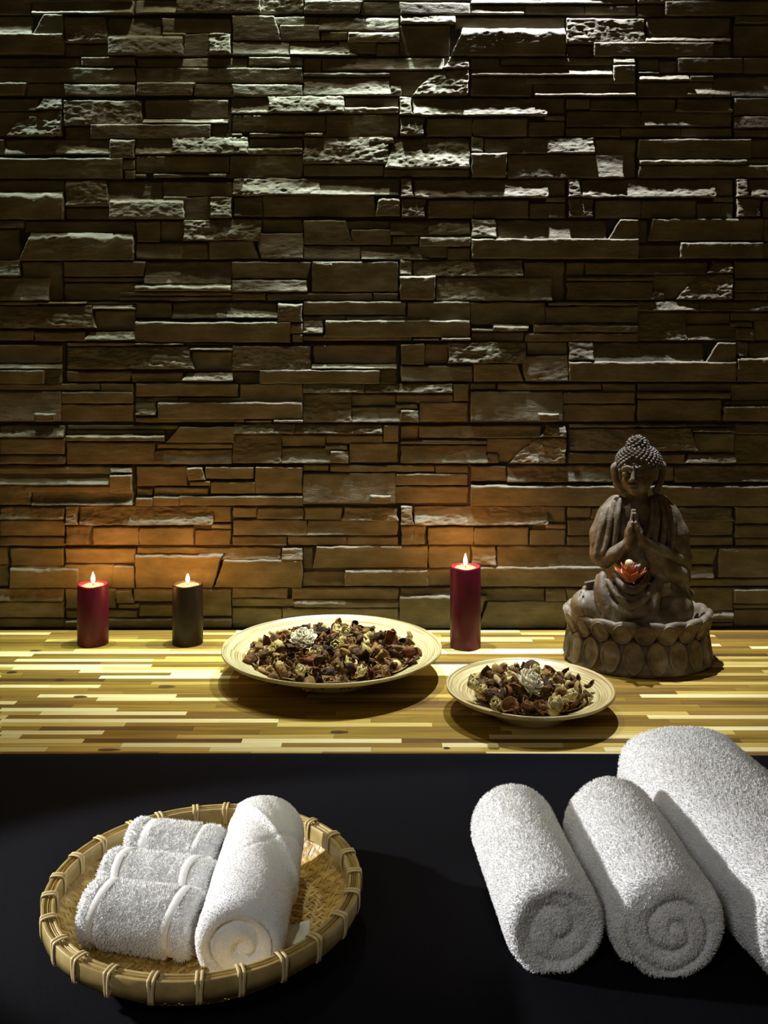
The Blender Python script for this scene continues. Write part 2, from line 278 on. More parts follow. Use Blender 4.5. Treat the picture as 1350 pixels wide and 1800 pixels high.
def stone_mesh(sp, seed):
    q = np.array(sp['q'], float); q = np.stack([(q[:, 0] - 22) * ZK * 1000, (q[:, 1] - 28) * ZK * 1000], -1)   # mm, y down
    g = 0.5
    q[[0, 3], 0] += g; q[[1, 2], 0] -= g; q[[0, 1], 1] += g; q[[2, 3], 1] -= g
    wd = max(np.linalg.norm(q[1] - q[0]), np.linalg.norm(q[2] - q[3])); ht = max(np.linalg.norm(q[3] - q[0]), np.linalg.norm(q[2] - q[1]))
    nu = int(min(96, max(8, wd / 2.6))); nv = int(min(28, max(6, ht / 2.0)))
    # finer rows at the borders
    u = np.linspace(0, 1, nu); v = np.linspace(0, 1, nv)
    u = np.sort(np.concatenate([u, [0.9 / wd, 1 - 0.9 / wd]])); v = np.sort(np.concatenate([v, [0.9 / ht, 1 - 0.9 / ht]]))
    nu, nv = len(u), len(v)
    U, W = np.meshgrid(u, v, indexing='ij')
    P = (1 - W)[..., None] * ((1 - U)[..., None] * q[0] + U[..., None] * q[1]) + W[..., None] * ((1 - U)[..., None] * q[3] + U[..., None] * q[2])
    x, y = P[..., 0], P[..., 1]
    r = sp['r']
    # uneven outline
    wob = (1.5 + 1.5 * r)
    e = np.abs(2 * W - 1) ** 3; ex = np.abs(2 * U - 1) ** 3
    y = y + e * wob * fbm(x / 26, W * 3, seed=seed, oct=3) * np.where(W < .5, 1, .55)
    x = x + ex * wob * 1.2 * fbm(y / 15, U * 3, seed=seed + 5, oct=3)
    d = sp['d']; pw = W ** sp['p']
    dep = (1 - pw) * ((1 - U) * d[0] + U * d[1]) + pw * ((1 - U) * d[3] + U * d[2])
    dep = 3.0 + 0.56 * dep
    if max(d) == min(d): dep = dep + (0.5 - W) * 0.085 * ht * (1.25 - r)     # split faces lean back a little towards the bottom
    n1 = fbm(x / 46, y / 15, seed=seed + 11, oct=3)
    qv = 2.6 * fbm(x / 55 + 0.15 * y / 10, y / 11, seed=seed + 23, oct=4) + y / 16.0
    fl = np.floor(qv); ter = fl + sstep(0.55, 1.0, qv - fl) - qv
    rid = 1 - np.abs(fbm(x / 13, y / 6.5, seed=seed + 31, oct=3)) * 2
    rr = max(r - 0.12, 0.0)
    dep = dep + rr * (3.4 * n1 + 2.6 * ter + 1.8 * (rid - .6)) + 0.40 * fbm(x / 14, y / 7, seed=seed + 41, oct=3) + 0.6 * fbm(x / 60, y / 25, seed=seed + 43, oct=2)
    # top bevel that catches the light, chipped rim
    back = 2.0
    tb = sp['tb'] * ZK * 1000 * (1 + 0.55 * fbm(x / 18, y * 0, seed=seed + 51, oct=3))
    dt = W * ht
    bev = sstep(-0.15, 1, np.clip(dt / np.maximum(tb, .3), 0, 1))
    dep = dep - (1 - bev) * np.clip(dep - back, 0, 14) * 0.62
    ed = np.minimum(np.minimum(U, 1 - U) * wd, np.minimum(W, 1 - W) * ht)
    rd = 1.5 + 1.2 * r * (0.5 + 0.5 * fbm(x / 9, y / 9, seed=seed + 61, oct=2))
    k = 1 - np.clip(ed / rd, 0, 1)
    dep = dep - rd * (1 - np.sqrt(np.clip(1 - k * k, 0, 1)))
    dep = np.maximum(dep, 2.6)
    V = np.stack([x, -dep, -y], -1).reshape(-1, 3) / 1000
    fs = [grid_faces(nu, nv, flip=True)]
    idx = np.arange(nu * nv).reshape(nu, nv)
    ring = np.concatenate([idx[:, 0], idx[-1, 1:], idx[-2::-1, -1], idx[0, -2:0:-1]])
    B = V[ring].copy(); B[:, 1] = -0.001
    n0 = len(V); nr = len(ring); j = np.arange(nr); j2 = (j + 1) % nr
    side = np.stack([ring[j], n0 + j, n0 + j2, ring[j2]], -1)
    return mesh_np('stone', np.concatenate([V, B]), fs + [side[:, ::-1]], M['stone'])

def box_mesh(name, x0, x1, y0, y1, z0, z1, material, bev=0.0):
    V = [(x, y, z) for x in (x0, x1) for y in (y0, y1) for z in (z0, z1)]
    F = [(0, 1, 3, 2), (4, 6, 7, 5), (0, 4, 5, 1), (2, 3, 7, 6), (0, 2, 6, 4), (1, 5, 7, 3)]
    if bev:
        V = [(x, y, z0) for x, y in ((x0, y0), (x1, y0), (x1, y1), (x0, y1))] + [(x, y, z1 - bev) for x, y in ((x0, y0), (x1, y0), (x1, y1), (x0, y1))] + \
            [(x, y, z1) for x, y in ((x0 + bev, y0 + bev), (x1 - bev, y0 + bev), (x1 - bev, y1 - bev), (x0 + bev, y1 - bev))]
        F = [(3, 2, 1, 0), (8, 9, 10, 11)] + [(i, (i + 1) % 4, 4 + (i + 1) % 4, 4 + i) for i in range(4)] + [(4 + i, 4 + (i + 1) % 4, 8 + (i + 1) % 4, 8 + i) for i in range(4)]
    return mesh_np(name, np.array(V), [np.array(F)], material, False)

wall = link('wall_back', box_mesh('wall_back', -2.0, 2.0, Y_BASE, Y_BASE + 0.12, -0.75, 1.45, M['plaster']))
wall['kind'] = 'structure'; wall['label'] = 'wall clad in rough ledge stone panels behind the wooden table'
slab_me = box_mesh('stone_panel', 0.0008, PANEL_W - 0.0008, -0.004, 0, -PANEL_H + 0.0008, -0.0008, M['mortar'])
types = {k: [stone_mesh(sp, 100 * i + 7 * j + 3) for j, sp in enumerate(v)] for i, (k, v) in enumerate(T.items())}
LAYOUT = ['G U E K D', 'T A B C D C', 'E E F G H', 'F D I J K X', 'L I M N O', 'C A Q J J J', 'C R B T U', 'N W X N F X', 'Z L AA BB CC', 'D Z D R T N',
          'EE AA CC EE FF', 'GG HH CC F Z CC', 'G LL EE L L', 'GG J K J K X', 'NN OO U T X', 'GG LL RR OO W W']
for row, names in enumerate(LAYOUT):
    u0 = -57 if row % 2 == 0 else -182.5
    nn = names.split(); nn = [nn[2]] + nn + [nn[1]]          # one more panel at each end, past the frame
    for k, nm in enumerate(nn, -1):
        x = zx(u0 + 294.6 * k + (2 if row in (5, 9, 11, 13) else 0)); z = zz(26 + 71.93 * (row - 1))
        pn = link('stone_panel', slab_me, wall, (x, Y_BASE, z))
        for me in types[nm]:
            link('stone', me, pn)

M['floor'] = mat('dark_tiles', (0.02, 0.016, 0.012), .5)
fl_o = link('floor', box_mesh('floor', -2.0, 2.0, -1.2, Y_BASE + .12, -0.80, -0.75, M['floor'])); fl_o['kind'] = 'structure'; fl_o['label'] = 'dark floor under the wooden table'
# ------------------------------------------------------------------ wooden table and black cloth
table = thing('wooden_table', 'long table top of glued cream, golden and brown wood staves against the stone wall', 'table',
              me=box_mesh('wooden_table', -1.25, 1.25, 0.22, 1.886, -0.045, -0.008, M['core']))
for lx, ly in ((-1.15, .30), (1.15, .30), (-1.15, 1.80), (1.15, 1.80)):
    link('table_leg', box_mesh('table_leg', lx - .035, lx + .035, ly - .035, ly + .035, -0.75, -0.045, M['core']), table)
rng = random.Random(5)
TONE = {'L': 'wood_cream', 'Y': 'wood_straw', 'M': 'wood_gold', 'B': 'wood_brown', 'D': 'wood_dark'}
Y_FRONT, Y_BACK, NROW = 1.300, 1.886, 40
rows = {0: [(-60, 0, 'M'), (0, 278, 'D'), (278, 440, 'M'), (440, 566, 'Y'), (566, 855, 'M'), (855, 1130, 'L')], 1: [(0, 82, 'L'), (82, 368, 'Y'), (368, 653, 'L'), (653, 850, 'Y'), (850, 1062, 'Y')],
        2: [(0, 213, 'Y'), (213, 495, 'L'), (495, 777, 'B'), (777, 990, 'L')], 3: [(0, 147, 'L'), (147, 425, 'D'), (425, 706, 'L'), (706, 985, 'B')],
        4: [(0, 36, 'L'), (36, 310, 'M'), (310, 587, 'Y'), (587, 860, 'M')], 5: [(0, 182, 'L'), (182, 455, 'M'), (455, 610, 'M'), (610, 900, 'M')],
        6: [(0, 71, 'M'), (71, 340, 'D'), (340, 610, 'M'), (610, 880, 'M')], 7: [(0, 220, 'Y'), (220, 487, 'M'), (487, 760, 'Y'), (760, 1000, 'M')],
        8: [(0, 122, 'L'), (122, 387, 'L'), (387, 490, 'L'), (490, 652, 'Y'), (652, 900, 'M')], 9: [(0, 12, 'L'), (12, 267, 'B'), (267, 540, 'M'), (540, 800, 'M')],
        10: [(0, 71, 'Y'), (71, 328, 'L'), (328, 590, 'B'), (590, 830, 'M')], 11: [(0, 206, 'L'), (206, 470, 'M'), (470, 730, 'M')],
        12: [(0, 127, 'B'), (127, 380, 'M'), (380, 640, 'M')], 13: [(0, 28, 'L'), (28, 300, 'M'), (300, 560, 'M')], 14: [(0, 170, 'B'), (170, 418, 'L')],
        15: [(0, 67, 'M'), (67, 310, 'L'), (310, 540, 'M')], 16: [(0, 217, 'B'), (217, 470, 'M')], 18: [(0, 86, 'L'), (86, 176, 'L')], 21: [(0, 175, 'M'), (175, 420, 'L')],
        22: [(0, 40, 'M'), (40, 140, 'B'), (140, 300, 'M'), (222, 390, 'L')], 24: [(22, 180, 'L'), (180, 394, 'Y')], 27: [(27, 270, 'L'), (270, 500, 'Y')], 31: [(0, 130, 'M'), (130, 300, 'Y')]}
nplank = 0
for i in range(NROW):
    ya = Y_FRONT + (Y_BACK - Y_FRONT) * i / NROW; yb = Y_FRONT + (Y_BACK - Y_FRONT) * (i + 1) / NROW
    Z = (ya + yb) / 2; k = Z / F_PX
    segs = []
    for a, b, t in rows.get(i, []):
        xa = (a - 675) * k; xb = (b - 675) * k
        if segs and xa < segs[-1][1]: xa = segs[-1][1]
        segs.append((xa, xb, t))
    if not segs:
        x = -1.1 + rng.uniform(0, .2); segs = [(-1.12, x, rng.choice('LYMMB'))]
    left = segs[0][0]
    if left > -0.9: segs.insert(0, (-1.12, left, rng.choice('LYMB')))
    x = segs[-1][1]
    while x < 0.92:
        l = rng.uniform(.22, .34); last = segs[-1][2]
        t = rng.choices('LYMBD', (.15, .20, .41, .19, .05))[0]
        segs.append((x, min(x + l, 1.12) if x + l < 0.95 else 1.12, t)); x += l
    for xa, xb, t in segs:
        if xb - xa < 0.004: continue
        jt = rng.uniform(-.00012, .00012)
        link('plank', box_mesh('plank', xa + .00012, xb - .00012, ya + .0001, yb - .0001, -0.008, jt, M[TONE[t]], .00025), table); nplank += 1
print('planks', nplank)
# knots: dark eyes in the grain
for (u, v, rx, ry) in ((292, 1207, 15, 2.6), (105, 1195, 8, 2.2), (20, 1182, 9, 2.2), (62, 1144, 11, 1.4), (140, 1225, 12, 2.2), (595, 1287, 16, 2.6), (190, 1318, 20, 2.2), (785, 1315, 6, 2.0)):
    Z = F_PX * H / (v - HZ); kx = Z / F_PX; ky = Z * Z / (F_PX * H)
    th = np.linspace(0, 2 * np.pi, 20, endpoint=False)
    V = np.stack([(u - 675) * kx + rx * kx * np.cos(th) * (1 + .15 * np.cos(3 * th)), Z + ry * ky * np.sin(th), np.full(20, 0.00022)], -1)
    V2 = V.copy(); V2[:, 2] = -0.003
    f = np.array([[a, (a + 1) % 20, 20 + (a + 1) % 20, 20 + a] for a in range(20)])
    o = link('knot', mesh_np('knot', np.concatenate([V, V2]), [np.array([list(range(20))]), f[:, ::-1]], M['wood_knot'], False), table)

def cloth():
    nx, ny = 120, 60
    x = np.linspace(-1.2, 1.2, nx)
    edge = 1.3065 + 0.003 * fbm(x * 3, x * 0, seed=4, oct=2) - 0.010 * sstep(.3, .7, x)
    v = np.linspace(0, 1, ny) ** .7
    X = np.repeat(x[:, None], ny, 1); Yv = 0.25 + (edge[:, None] - 0.25) * v[None]
    Zt = 0.0028 + 0.0007 * fbm(X * 6, Yv * 6, seed=8, oct=3); Zt[:, -1] = 0.0009; Zt[:, -2] = 0.0024
    top = np.stack([X, Yv, Zt], -1).reshape(-1, 3)
    bot = top.copy(); bot[:, 2] = 0.0003
    n0 = len(top); idx = np.arange(n0).reshape(nx, ny)
    ring = np.concatenate([idx[:, 0], idx[-1, 1:], idx[-2::-1, -1], idx[0, -2:0:-1]]); j = np.arange(len(ring)); j2 = (j + 1) % len(ring)
    side = np.stack([ring[j], n0 + ring[j], n0 + ring[j2], ring[j2]], -1)
    return mesh_np('black_cloth', np.concatenate([top, bot]), [grid_faces(nx, ny), grid_faces(nx, ny, off=n0, flip=True), side], M['cloth'])
thing('black_cloth', 'flat black towelling cloth spread over the near half of the table', 'cloth', me=cloth())

# ------------------------------------------------------------------ terry pile
def tufts(V, quads, n, length, width, seed, keep=None):
    rs = np.random.RandomState(seed)
    tri = np.concatenate([quads[:, [0, 1, 2]], quads[:, [0, 2, 3]]])
    a, b, c = V[tri[:, 0]], V[tri[:, 1]], V[tri[:, 2]]
    nrm = np.cross(b - a, c - a); ar = np.linalg.norm(nrm, axis=1); nrm = nrm / (ar[:, None] + 1e-15)
    t = rs.choice(len(tri), n, p=ar / ar.sum())
    r1 = np.sqrt(rs.rand(n)); r2 = rs.rand(n)
    P = (1 - r1)[:, None] * a[t] + (r1 * (1 - r2))[:, None] * b[t] + (r1 * r2)[:, None] * c[t]
    N = nrm[t]
    if keep is not None:
        k = keep(P); P, N = P[k], N[k]; n = len(P)
    # clumps lean together
    lean = np.stack([fbm(P[:, 0] * 160, P[:, 1] * 160, P[:, 2] * 160, seed=seed + q, oct=2) for q in (1, 2, 3)], -1)
    D = N + 0.7 * lean + 0.5 * (rs.rand(n, 3) - .5); D /= np.linalg.norm(D, axis=1)[:, None]
    flip = (D * N).sum(1) < 0.25; D[flip] = N[flip]
    L = length * (0.65 + 0.7 * rs.rand(n)); Wd = width * (0.7 + 0.6 * rs.rand(n))
    X = np.cross(D, rs.rand(n, 3) - .5); X /= np.linalg.norm(X, axis=1)[:, None] + 1e-9; Y = np.cross(D, X)
    base = P - N * length * .15
    vs_ = [base + Wd[:, None] * .5 * (math.cos(q) * X + math.sin(q) * Y) for q in (0, 2.094, 4.188)]
    tip = base + D * L[:, None] + X * (L * .3)[:, None]
    mid = [p + D * (L * .55)[:, None] - 0.12 * (p - base) for p in vs_]
    VV = np.stack(vs_ + mid + [tip], 1).reshape(-1, 3)
    o = np.arange(n)[:, None] * 7
    q = np.concatenate([o + np.array(f) for f in ((0, 1, 4, 3), (1, 2, 5, 4), (2, 0, 3, 5))])
    tr = np.concatenate([o + np.array(f) for f in ((3, 4, 6), (4, 5, 6), (5, 3, 6))])
    return mesh_np('terry_pile', VV, [q, tr], M['terry_tuft'])

def roll(name, label, cat, front, back, rw, rh, group=None, style=1, floor=0.003, ntuft=22000, tlen=.0027, twid=.0008, bands=(), step=None, seed=1, turns=2.6, nth=132, nb=70, wrap=None, sq=2.0, sag=0.96):
    front = np.array(front, float); back = np.array(back, float)
    ax = back - front; Ln = np.linalg.norm(ax); ax /= Ln
    side = np.cross(ax, [0, 0, 1]); side /= np.linalg.norm(side); up = np.cross(side, ax)
    th = np.linspace(0, 2 * np.pi, nth, endpoint=False)
    ed = min(0.013, rw * .32)
    prof = []          # (axis position, radius fraction, kind)
    for f in np.linspace(0, .70, 22): prof.append((0, f, 1))
    for q in np.linspace(0, math.pi / 2, 7)[0:]: prof.append((ed * (1 - math.sin(q)), (1 - ed / rw) + ed / rw * math.sin(q) if True else 0, 1 if q < .3 else 0))
    prof = [(p if p[2] or p[1] > .99 else p) for p in prof]
    prof[22:22] = [(0, f, 1) for f in np.linspace(.70, 1 - ed / rw, 6)[1:-1]]
    fixed = []
    for a, f, kd in prof:
        if kd == 0 or f > 1 - ed / rw: q = math.asin(min(1, max(0, (f - (1 - ed / rw)) / (ed / rw)))); fixed.append((ed * (1 - math.cos(q)), f, kd))
        else: fixed.append((0, f, kd))
    for t in np.linspace(ed, Ln - ed, nb)[1:-1]: fixed.append((t, 1.0, 0))
    for a, f, kd in reversed([x for x in fixed[:len(prof)]]): fixed.append((Ln - a, f, 2 if kd else 0))
    pr = np.array(fixed)
    A = np.repeat(pr[None, :, 0], nth, 0); Rf = np.repeat(pr[None, :, 1], nth, 0); K = np.repeat(pr[None, :, 2], nth, 0); TH = np.repeat(th[:, None], len(pr), 1)
    rad = Rf.copy()
    if step:
        th0, amt = step
        rad *= 1 + amt * (((TH - th0) % (2 * np.pi)) / (2 * np.pi) - .5) * sstep(.55, 1, Rf)
    cx, sx = np.cos(TH), np.sin(TH)
    se = (np.abs(cx) ** sq + np.abs(sx) ** sq) ** (-1 / sq)
    lump = fbm(cx * 1.6 + A * 22, sx * 1.6, A * 16, seed=seed, oct=3)
    rad2 = rad * se * (1 + 0.05 * lump * sstep(.3, 1, Rf))
    if wrap is not None: rad2 = rad2 + wrap(TH, A / Ln) / rw * sstep(.8, 1, Rf)
    S = rad2 * rw * cx; U = rad2 * rh * sx
    U = np.where(U < -rh * .86, -rh * .86 + (U + rh * .86) * .25, U)
    # the rolled end: a spiral groove
    sp = Rf * turns - TH / (2 * np.pi) * (1 if style != 2 else -1) + .35 + .05 * fbm(cx * Rf * 2, sx * Rf * 2, seed=seed + 9, oct=2)
    fr = sp - np.floor(sp); g = np.exp(-(np.minimum(fr, 1 - fr) / (.15 + .05 * np.sin(TH * 2 + seed))) ** 2)
    fade = sstep(1.0, .90, Rf) * sstep(.03, .16, Rf)
    if style == 1: fx = 0.0055 * sstep(.86, .70, Rf) - .003 * np.exp(-(Rf / .22) ** 2) + .0035 * g * fade
    elif style == 2: fx = 0.006 * g * fade - .005 * np.exp(-(Rf / .3) ** 2)
    else: fx = 0.006 * g * fade + 0.004 * np.exp(-(Rf / .12) ** 2)
    fx = fx + 0.0018 * fbm(S * 70, U * 70, seed=seed + 3, oct=3)
    A2 = A + np.where(K == 1, fx, 0) - np.where(K == 2, fx, 0)
    P = front + A2[..., None] * ax + S[..., None] * side + U[..., None] * up
    P[..., 2] -= P[..., 2].min() - floor
    V = P.reshape(-1, 3); q = grid_faces(nth, len(pr), True)
    c0 = V.mean(0); me = mesh_np('towel_body', V - np.array([front[0], front[1], 0]), [q], M['terry'])
    # outward faces
    nrm = np.array(me.polygons[len(me.polygons) // 2].normal); pc = np.array(me.polygons[len(me.polygons) // 2].center) + np.array([front[0], front[1], 0])
    t = thing(name, label, cat, (front[0], front[1], 0), 0, group, me)
    cen = (front + back) / 2
    mid = V.reshape(nth, -1, 3)
    fq = q
    e1 = V[q[:, 1]] - V[q[:, 0]]; e2 = V[q[:, 3]] - V[q[:, 0]]
    fn = np.cross(e1, e2); fc = V[q].mean(1)
    axc = cen.copy(); axc[2] = V[:, 2].mean()
    if (fn * (fc - axc)).sum() < 0:
        fq = q[:, ::-1]; me.flip_normals()
    off = np.array([front[0], front[1], 0])
    def keep(Pp):
        tt = ((Pp + off - front) @ ax) / Ln
        k = (Pp[:, 2] > floor + .002)
        for b0, bw in bands: k &= np.abs(tt - b0) > bw / Ln / 2
        return k
    pm = tufts(V - off, fq, ntuft, tlen, twid, seed * 13 + 1, keep)
    po = link('terry_pile', pm, t); po['kind'] = 'stuff'
    for b0, bw in bands:
        nt = 60; tht = np.linspace(-0.35, math.pi + .35, nt); ks = np.linspace(-.5, .5, 5)
        G = []
        for q_ in tht:
            c_, s_ = math.cos(q_), math.sin(q_); e_ = (abs(c_) ** sq + abs(s_) ** sq) ** (-1 / sq)
            for kk in ks:
                rr = e_ * (1 + .0) + (.0016 - .003 * abs(kk) ** 2) / rw + 0.05 * float(fbm(np.array([c_ * 1.6 + b0 * Ln * 22]), np.array([s_ * 1.6]), np.array([b0 * Ln * 16]), seed=seed, oct=3)[0])
                aa = b0 * Ln + kk * bw + .004 * math.sin(q_ * 1.7 + seed)
                G.append(front + aa * ax + rr * rw * c_ * side + rr * rh * s_ * up)
        G = np.array(G); G[:, 2] += P[..., 2].min() * 0 + (V[:, 2].max() - (front[2] + back[2]) / 2 - rh) * .6
        hb = link('hem_band', mesh_np('hem_band', G - off, [grid_faces(nt, 5)], M['hem']), t)
        hb['label'] = 'smooth woven hem band'
    return t

# the three large towels
roll('rolled_towel', 'thick white terry towel rolled up on the black cloth, nearest to the basket', 'towel', (0.156, 0.838, 0.046), (0.140, 1.034, 0.046), .0440, .0440, 'large rolled white towels', 1,
     step=(-1.9, .10), seed=3, ntuft=38000, turns=2.0)
roll('rolled_towel', 'thick white terry towel rolled up between another roll and the big folded towel', 'towel', (0.256, 0.832, 0.050), (0.247, 1.032, 0.050), .0490, .0485, 'large rolled white towels', 2,
     step=(-2.5, .13), seed=5, ntuft=42000, turns=2.6)
roll('folded_towel', 'large white bath towel folded thick, lying right of the two rolled towels', 'towel', (0.400, 0.815, 0.052), (0.355, 1.150, 0.052), .074, .052, None, 1, floor=.0042,
     seed=9, ntuft=70000, sq=2.7, turns=2.2, nb=90)

# ------------------------------------------------------------------ bamboo basket
BX, BY, BR = -0.1725, 0.908, 0.153
basket = thing('bamboo_basket', 'round shallow woven bamboo tray with bound rim holding small towels on the black cloth', 'basket', (BX, BY, 0.003))
basket.scale = (.98, .98, .98)
def dish(r): return 0.006 + 0.031 * np.clip((r - .116) / .034, 0, 1.1) ** 1.4
SPC = 0.0043
rs = np.random.RandomState(2)
for si, ang in enumerate((R(38), R(128))):
    d = np.array([math.cos(ang), math.sin(ang)]); n = np.array([-d[1], d[0]])
    nk = int(.146 / SPC)
    for i in range(-nk, nk + 1):
        o = i * SPC; half = math.sqrt(max(.148 ** 2 - o * o, 0))
        if half < .012: continue
        t = np.linspace(-half, half, max(8, int(2 * half / .0026)))
        j = t / SPC
        h = np.cos(2 * np.pi * ((i + j) if si == 0 else (i + j)) / 4 - np.pi / 4) * (1 if si == 0 else -1)
        p = o * n + t[:, None] * d
        wv = SPC * (.84 + .1 * rs.rand()); V = []
        for k_, zo in ((-.5, -.00035), (-.5, .0002), (0, .00045), (.5, .0002), (.5, -.00035)):
            pp = p + k_ * wv * n
            z = dish(np.linalg.norm(pp, axis=1)) + .0008 * h + zo
            V.append(np.column_stack([pp, z]))
        V = np.stack(V, 1)
        m_ = len(t); f = []
        for a in range(m_ - 1):
            for k_ in range(5):
                f.append((a * 5 + k_, (a + 1) * 5 + k_, (a + 1) * 5 + (k_ + 1) % 5, a * 5 + (k_ + 1) % 5))
        link('bamboo_strip', mesh_np('bamboo_strip', V.reshape(-1, 3), [np.array(f)], M['bamboo_strip'], False), basket)
def hoop(name, r0, r1, z0, z1, bulge, material, lean=0.0):
    pr = [(r0, z0), (r0 - bulge * .0, (z0 + z1) / 2), (r0 + lean, z1), (r0 + lean + .0004, z1 + .0004), (r1 + lean - .0004, z1 + .0004), (r1 + lean, z1), (r1 + bulge, (z0 + z1) / 2), (r1, z0), (r0, z0)]
    V, fs = lathe(pr, 144); V[:, 2] += .0006 * fbm(V[:, 0] * 40, V[:, 1] * 40, seed=4, oct=2)
    return link(name, mesh_np(name, V, fs, material), basket)
hoop('outer_hoop', .1490, .1525, .0315, .0485, .0006, M['bamboo'], .0006)
hoop('inner_hoop', .1405, .1432, .0325, .0480, 0, M['bamboo'], .0006)
for q, rr in enumerate((.1446, .1464, .1482)):
    hoop('filler_strip', rr - .00055, rr + .00055, .038, .0474 + .0006 * (q % 2), 0, M['bamboo'] if q != 1 else M['bamboo_strip'], .0004)
hoop('rim_core', .1430, .1492, .034, .0450, 0, M['dark_gap'])
for b in range(25):
    ph = 2 * np.pi * (b + .35) / 25 + rs.uniform(-.02, .02)
    parts = []
    for dd in (-.0021, .0021):
        lp = []
        for a, z in ((.1528, .030), (.1538, .040), (.1538, .0482), (.1520, .0500), (.1465, .0505), (.1418, .0498), (.1400, .0475), (.1396, .040), (.1402, .0325), (.146, .0295)):
            lp.append((a, dd * (1.0 if z > .045 else .62), z))
        pts = np.array(lp)
        # round the loop
        dense = []
        for q in range(len(pts)):
            p0, p1, p2, p3 = pts[q - 1], pts[q], pts[(q + 1) % len(pts)], pts[(q + 2) % len(pts)]
            for tt in (0, .5):
                dense.append(.5 * ((2 * p1) + (-p0 + p2) * tt + (2 * p0 - 5 * p1 + 4 * p2 - p3) * tt * tt + (-p0 + 3 * p1 - 3 * p2 + p3) * tt ** 3))
        dense = np.array(dense); nd = len(dense)
        cen = dense.mean(0); out = dense - cen; out[:, 1] = 0; out /= np.linalg.norm(out, axis=1)[:, None]
        ring = []
        for off_o, off_y in ((0, -.0017), (.0009, -.0011), (.0009, .0011), (0, .0017)):
            ring.append(dense + out * off_o + np.array([0, off_y, 0]))
        VV = np.stack(ring, 1).reshape(-1, 3); f = []
        for a in range(nd):
            a2 = (a + 1) % nd
            for k_ in range(4): f.append((a * 4 + k_, a2 * 4 + k_, a2 * 4 + (k_ + 1) % 4, a * 4 + (k_ + 1) % 4))
        parts.append((VV, [np.array(f)]))
    V, fs = join(parts)
    c_, s_ = math.cos(ph), math.sin(ph)
    V = np.stack([V[:, 0] * c_ - V[:, 1] * s_, V[:, 0] * s_ + V[:, 1] * c_, V[:, 2]], -1)
    link('binding', mesh_np('binding', V, fs, M['cane']), basket)

# towels in the basket
FL = 0.0125
roll('washcloth', 'small fluffy white washcloth rolled up in the basket, closest to the front rim', 'washcloth', (-0.170, 0.857, .041), (-0.276, 0.878, .041), .0266, .0270, 'small rolled washcloths', 3, floor=FL, seed=21, ntuft=20000, tlen=.0036, twid=.0008, bands=((.17, .008), (.84, .008)), nth=96, nb=44, turns=2)
roll('washcloth', 'small fluffy white washcloth rolled up in the basket, middle one of three', 'washcloth', (-0.168, 0.913, .041), (-0.276, 0.937, .041), .0254, .0262, 'small rolled washcloths', 3, floor=FL, seed=23, ntuft=18000, tlen=.0036, twid=.0008, bands=((.16, .008), (.80, .008)), nth=96, nb=44, turns=2)
roll('washcloth', 'small fluffy white washcloth rolled up in the basket, farthest from the front rim', 'washcloth', (-0.168, 0.964, .041), (-0.264, 0.986, .041), .0235, .0262, 'small rolled washcloths', 3, floor=FL + .006, seed=27, ntuft=18000, tlen=.0036, twid=.0008, bands=((.22, .006), (.80, .010)), nth=96, nb=44, turns=2)
def wrapf(th, a):
    # overlapping folded corner that winds over the roll
    l1 = a - (.74 - .36 * np.sin(np.clip(th - .35, 0, 3)) ** 1.0 * 0 - .30 * np.cos(th))
    l2 = a - (.58 + .22 * np.cos(th + .4))
    e = .0030 * sstep(-.012, .012, l1)
    e = e + .0016 * np.exp(-(l1 / .03) ** 2) - .0014 * np.exp(-((l2) / .018) ** 2) * sstep(2.9, 1.2, th) * sstep(-.1, .3, th)
    l3 = a - .53
    return e - .0016 * np.exp(-(l3 / .014) ** 2) * sstep(.7, 1.1, th) * sstep(2.4, 1.9, th)
big = roll('rolled_towel', 'smooth white hand towel rolled lengthwise in the basket beside the washcloths', 'towel', (-0.1235, 0.806, .050), (-0.1245, 0.998, .053), .0385, .0385, None, 4, floor=FL + .002, seed=31, ntuft=30000, tlen=.0009, twid=.0006, wrap=wrapf, turns=1.7, step=(-2.6, .12))
def flap():
    nu, nv = 14, 10
    U, W = np.meshgrid(np.linspace(0, 1, nu), np.linspace(0, 1, nv), indexing='ij')
    x = .020 + .034 * U; y = .034 + .034 * W + .014 * U; z = .0190 + .012 * (1 - U) ** 2 + .004 * np.sin(W * 5 + U * 3)
    top = np.stack([x, y, z], -1).reshape(-1, 3); bot = top - np.array([0, 0, .0035])
    n0 = len(top); idx = np.arange(n0).reshape(nu, nv)
    ring = np.concatenate([idx[:, 0], idx[-1, 1:], idx[-2::-1, -1], idx[0, -2:0:-1]]); j = np.arange(len(ring)); j2 = (j + 1) % len(ring)
    side = np.stack([ring[j], n0 + ring[j], n0 + ring[j2], ring[j2]], -1)
    return mesh_np('hem_corner', np.concatenate([top, bot]), [grid_faces(nu, nv), grid_faces(nu, nv, off=n0, flip=True), side], M['terry'])
link('hem_corner', flap(), big)

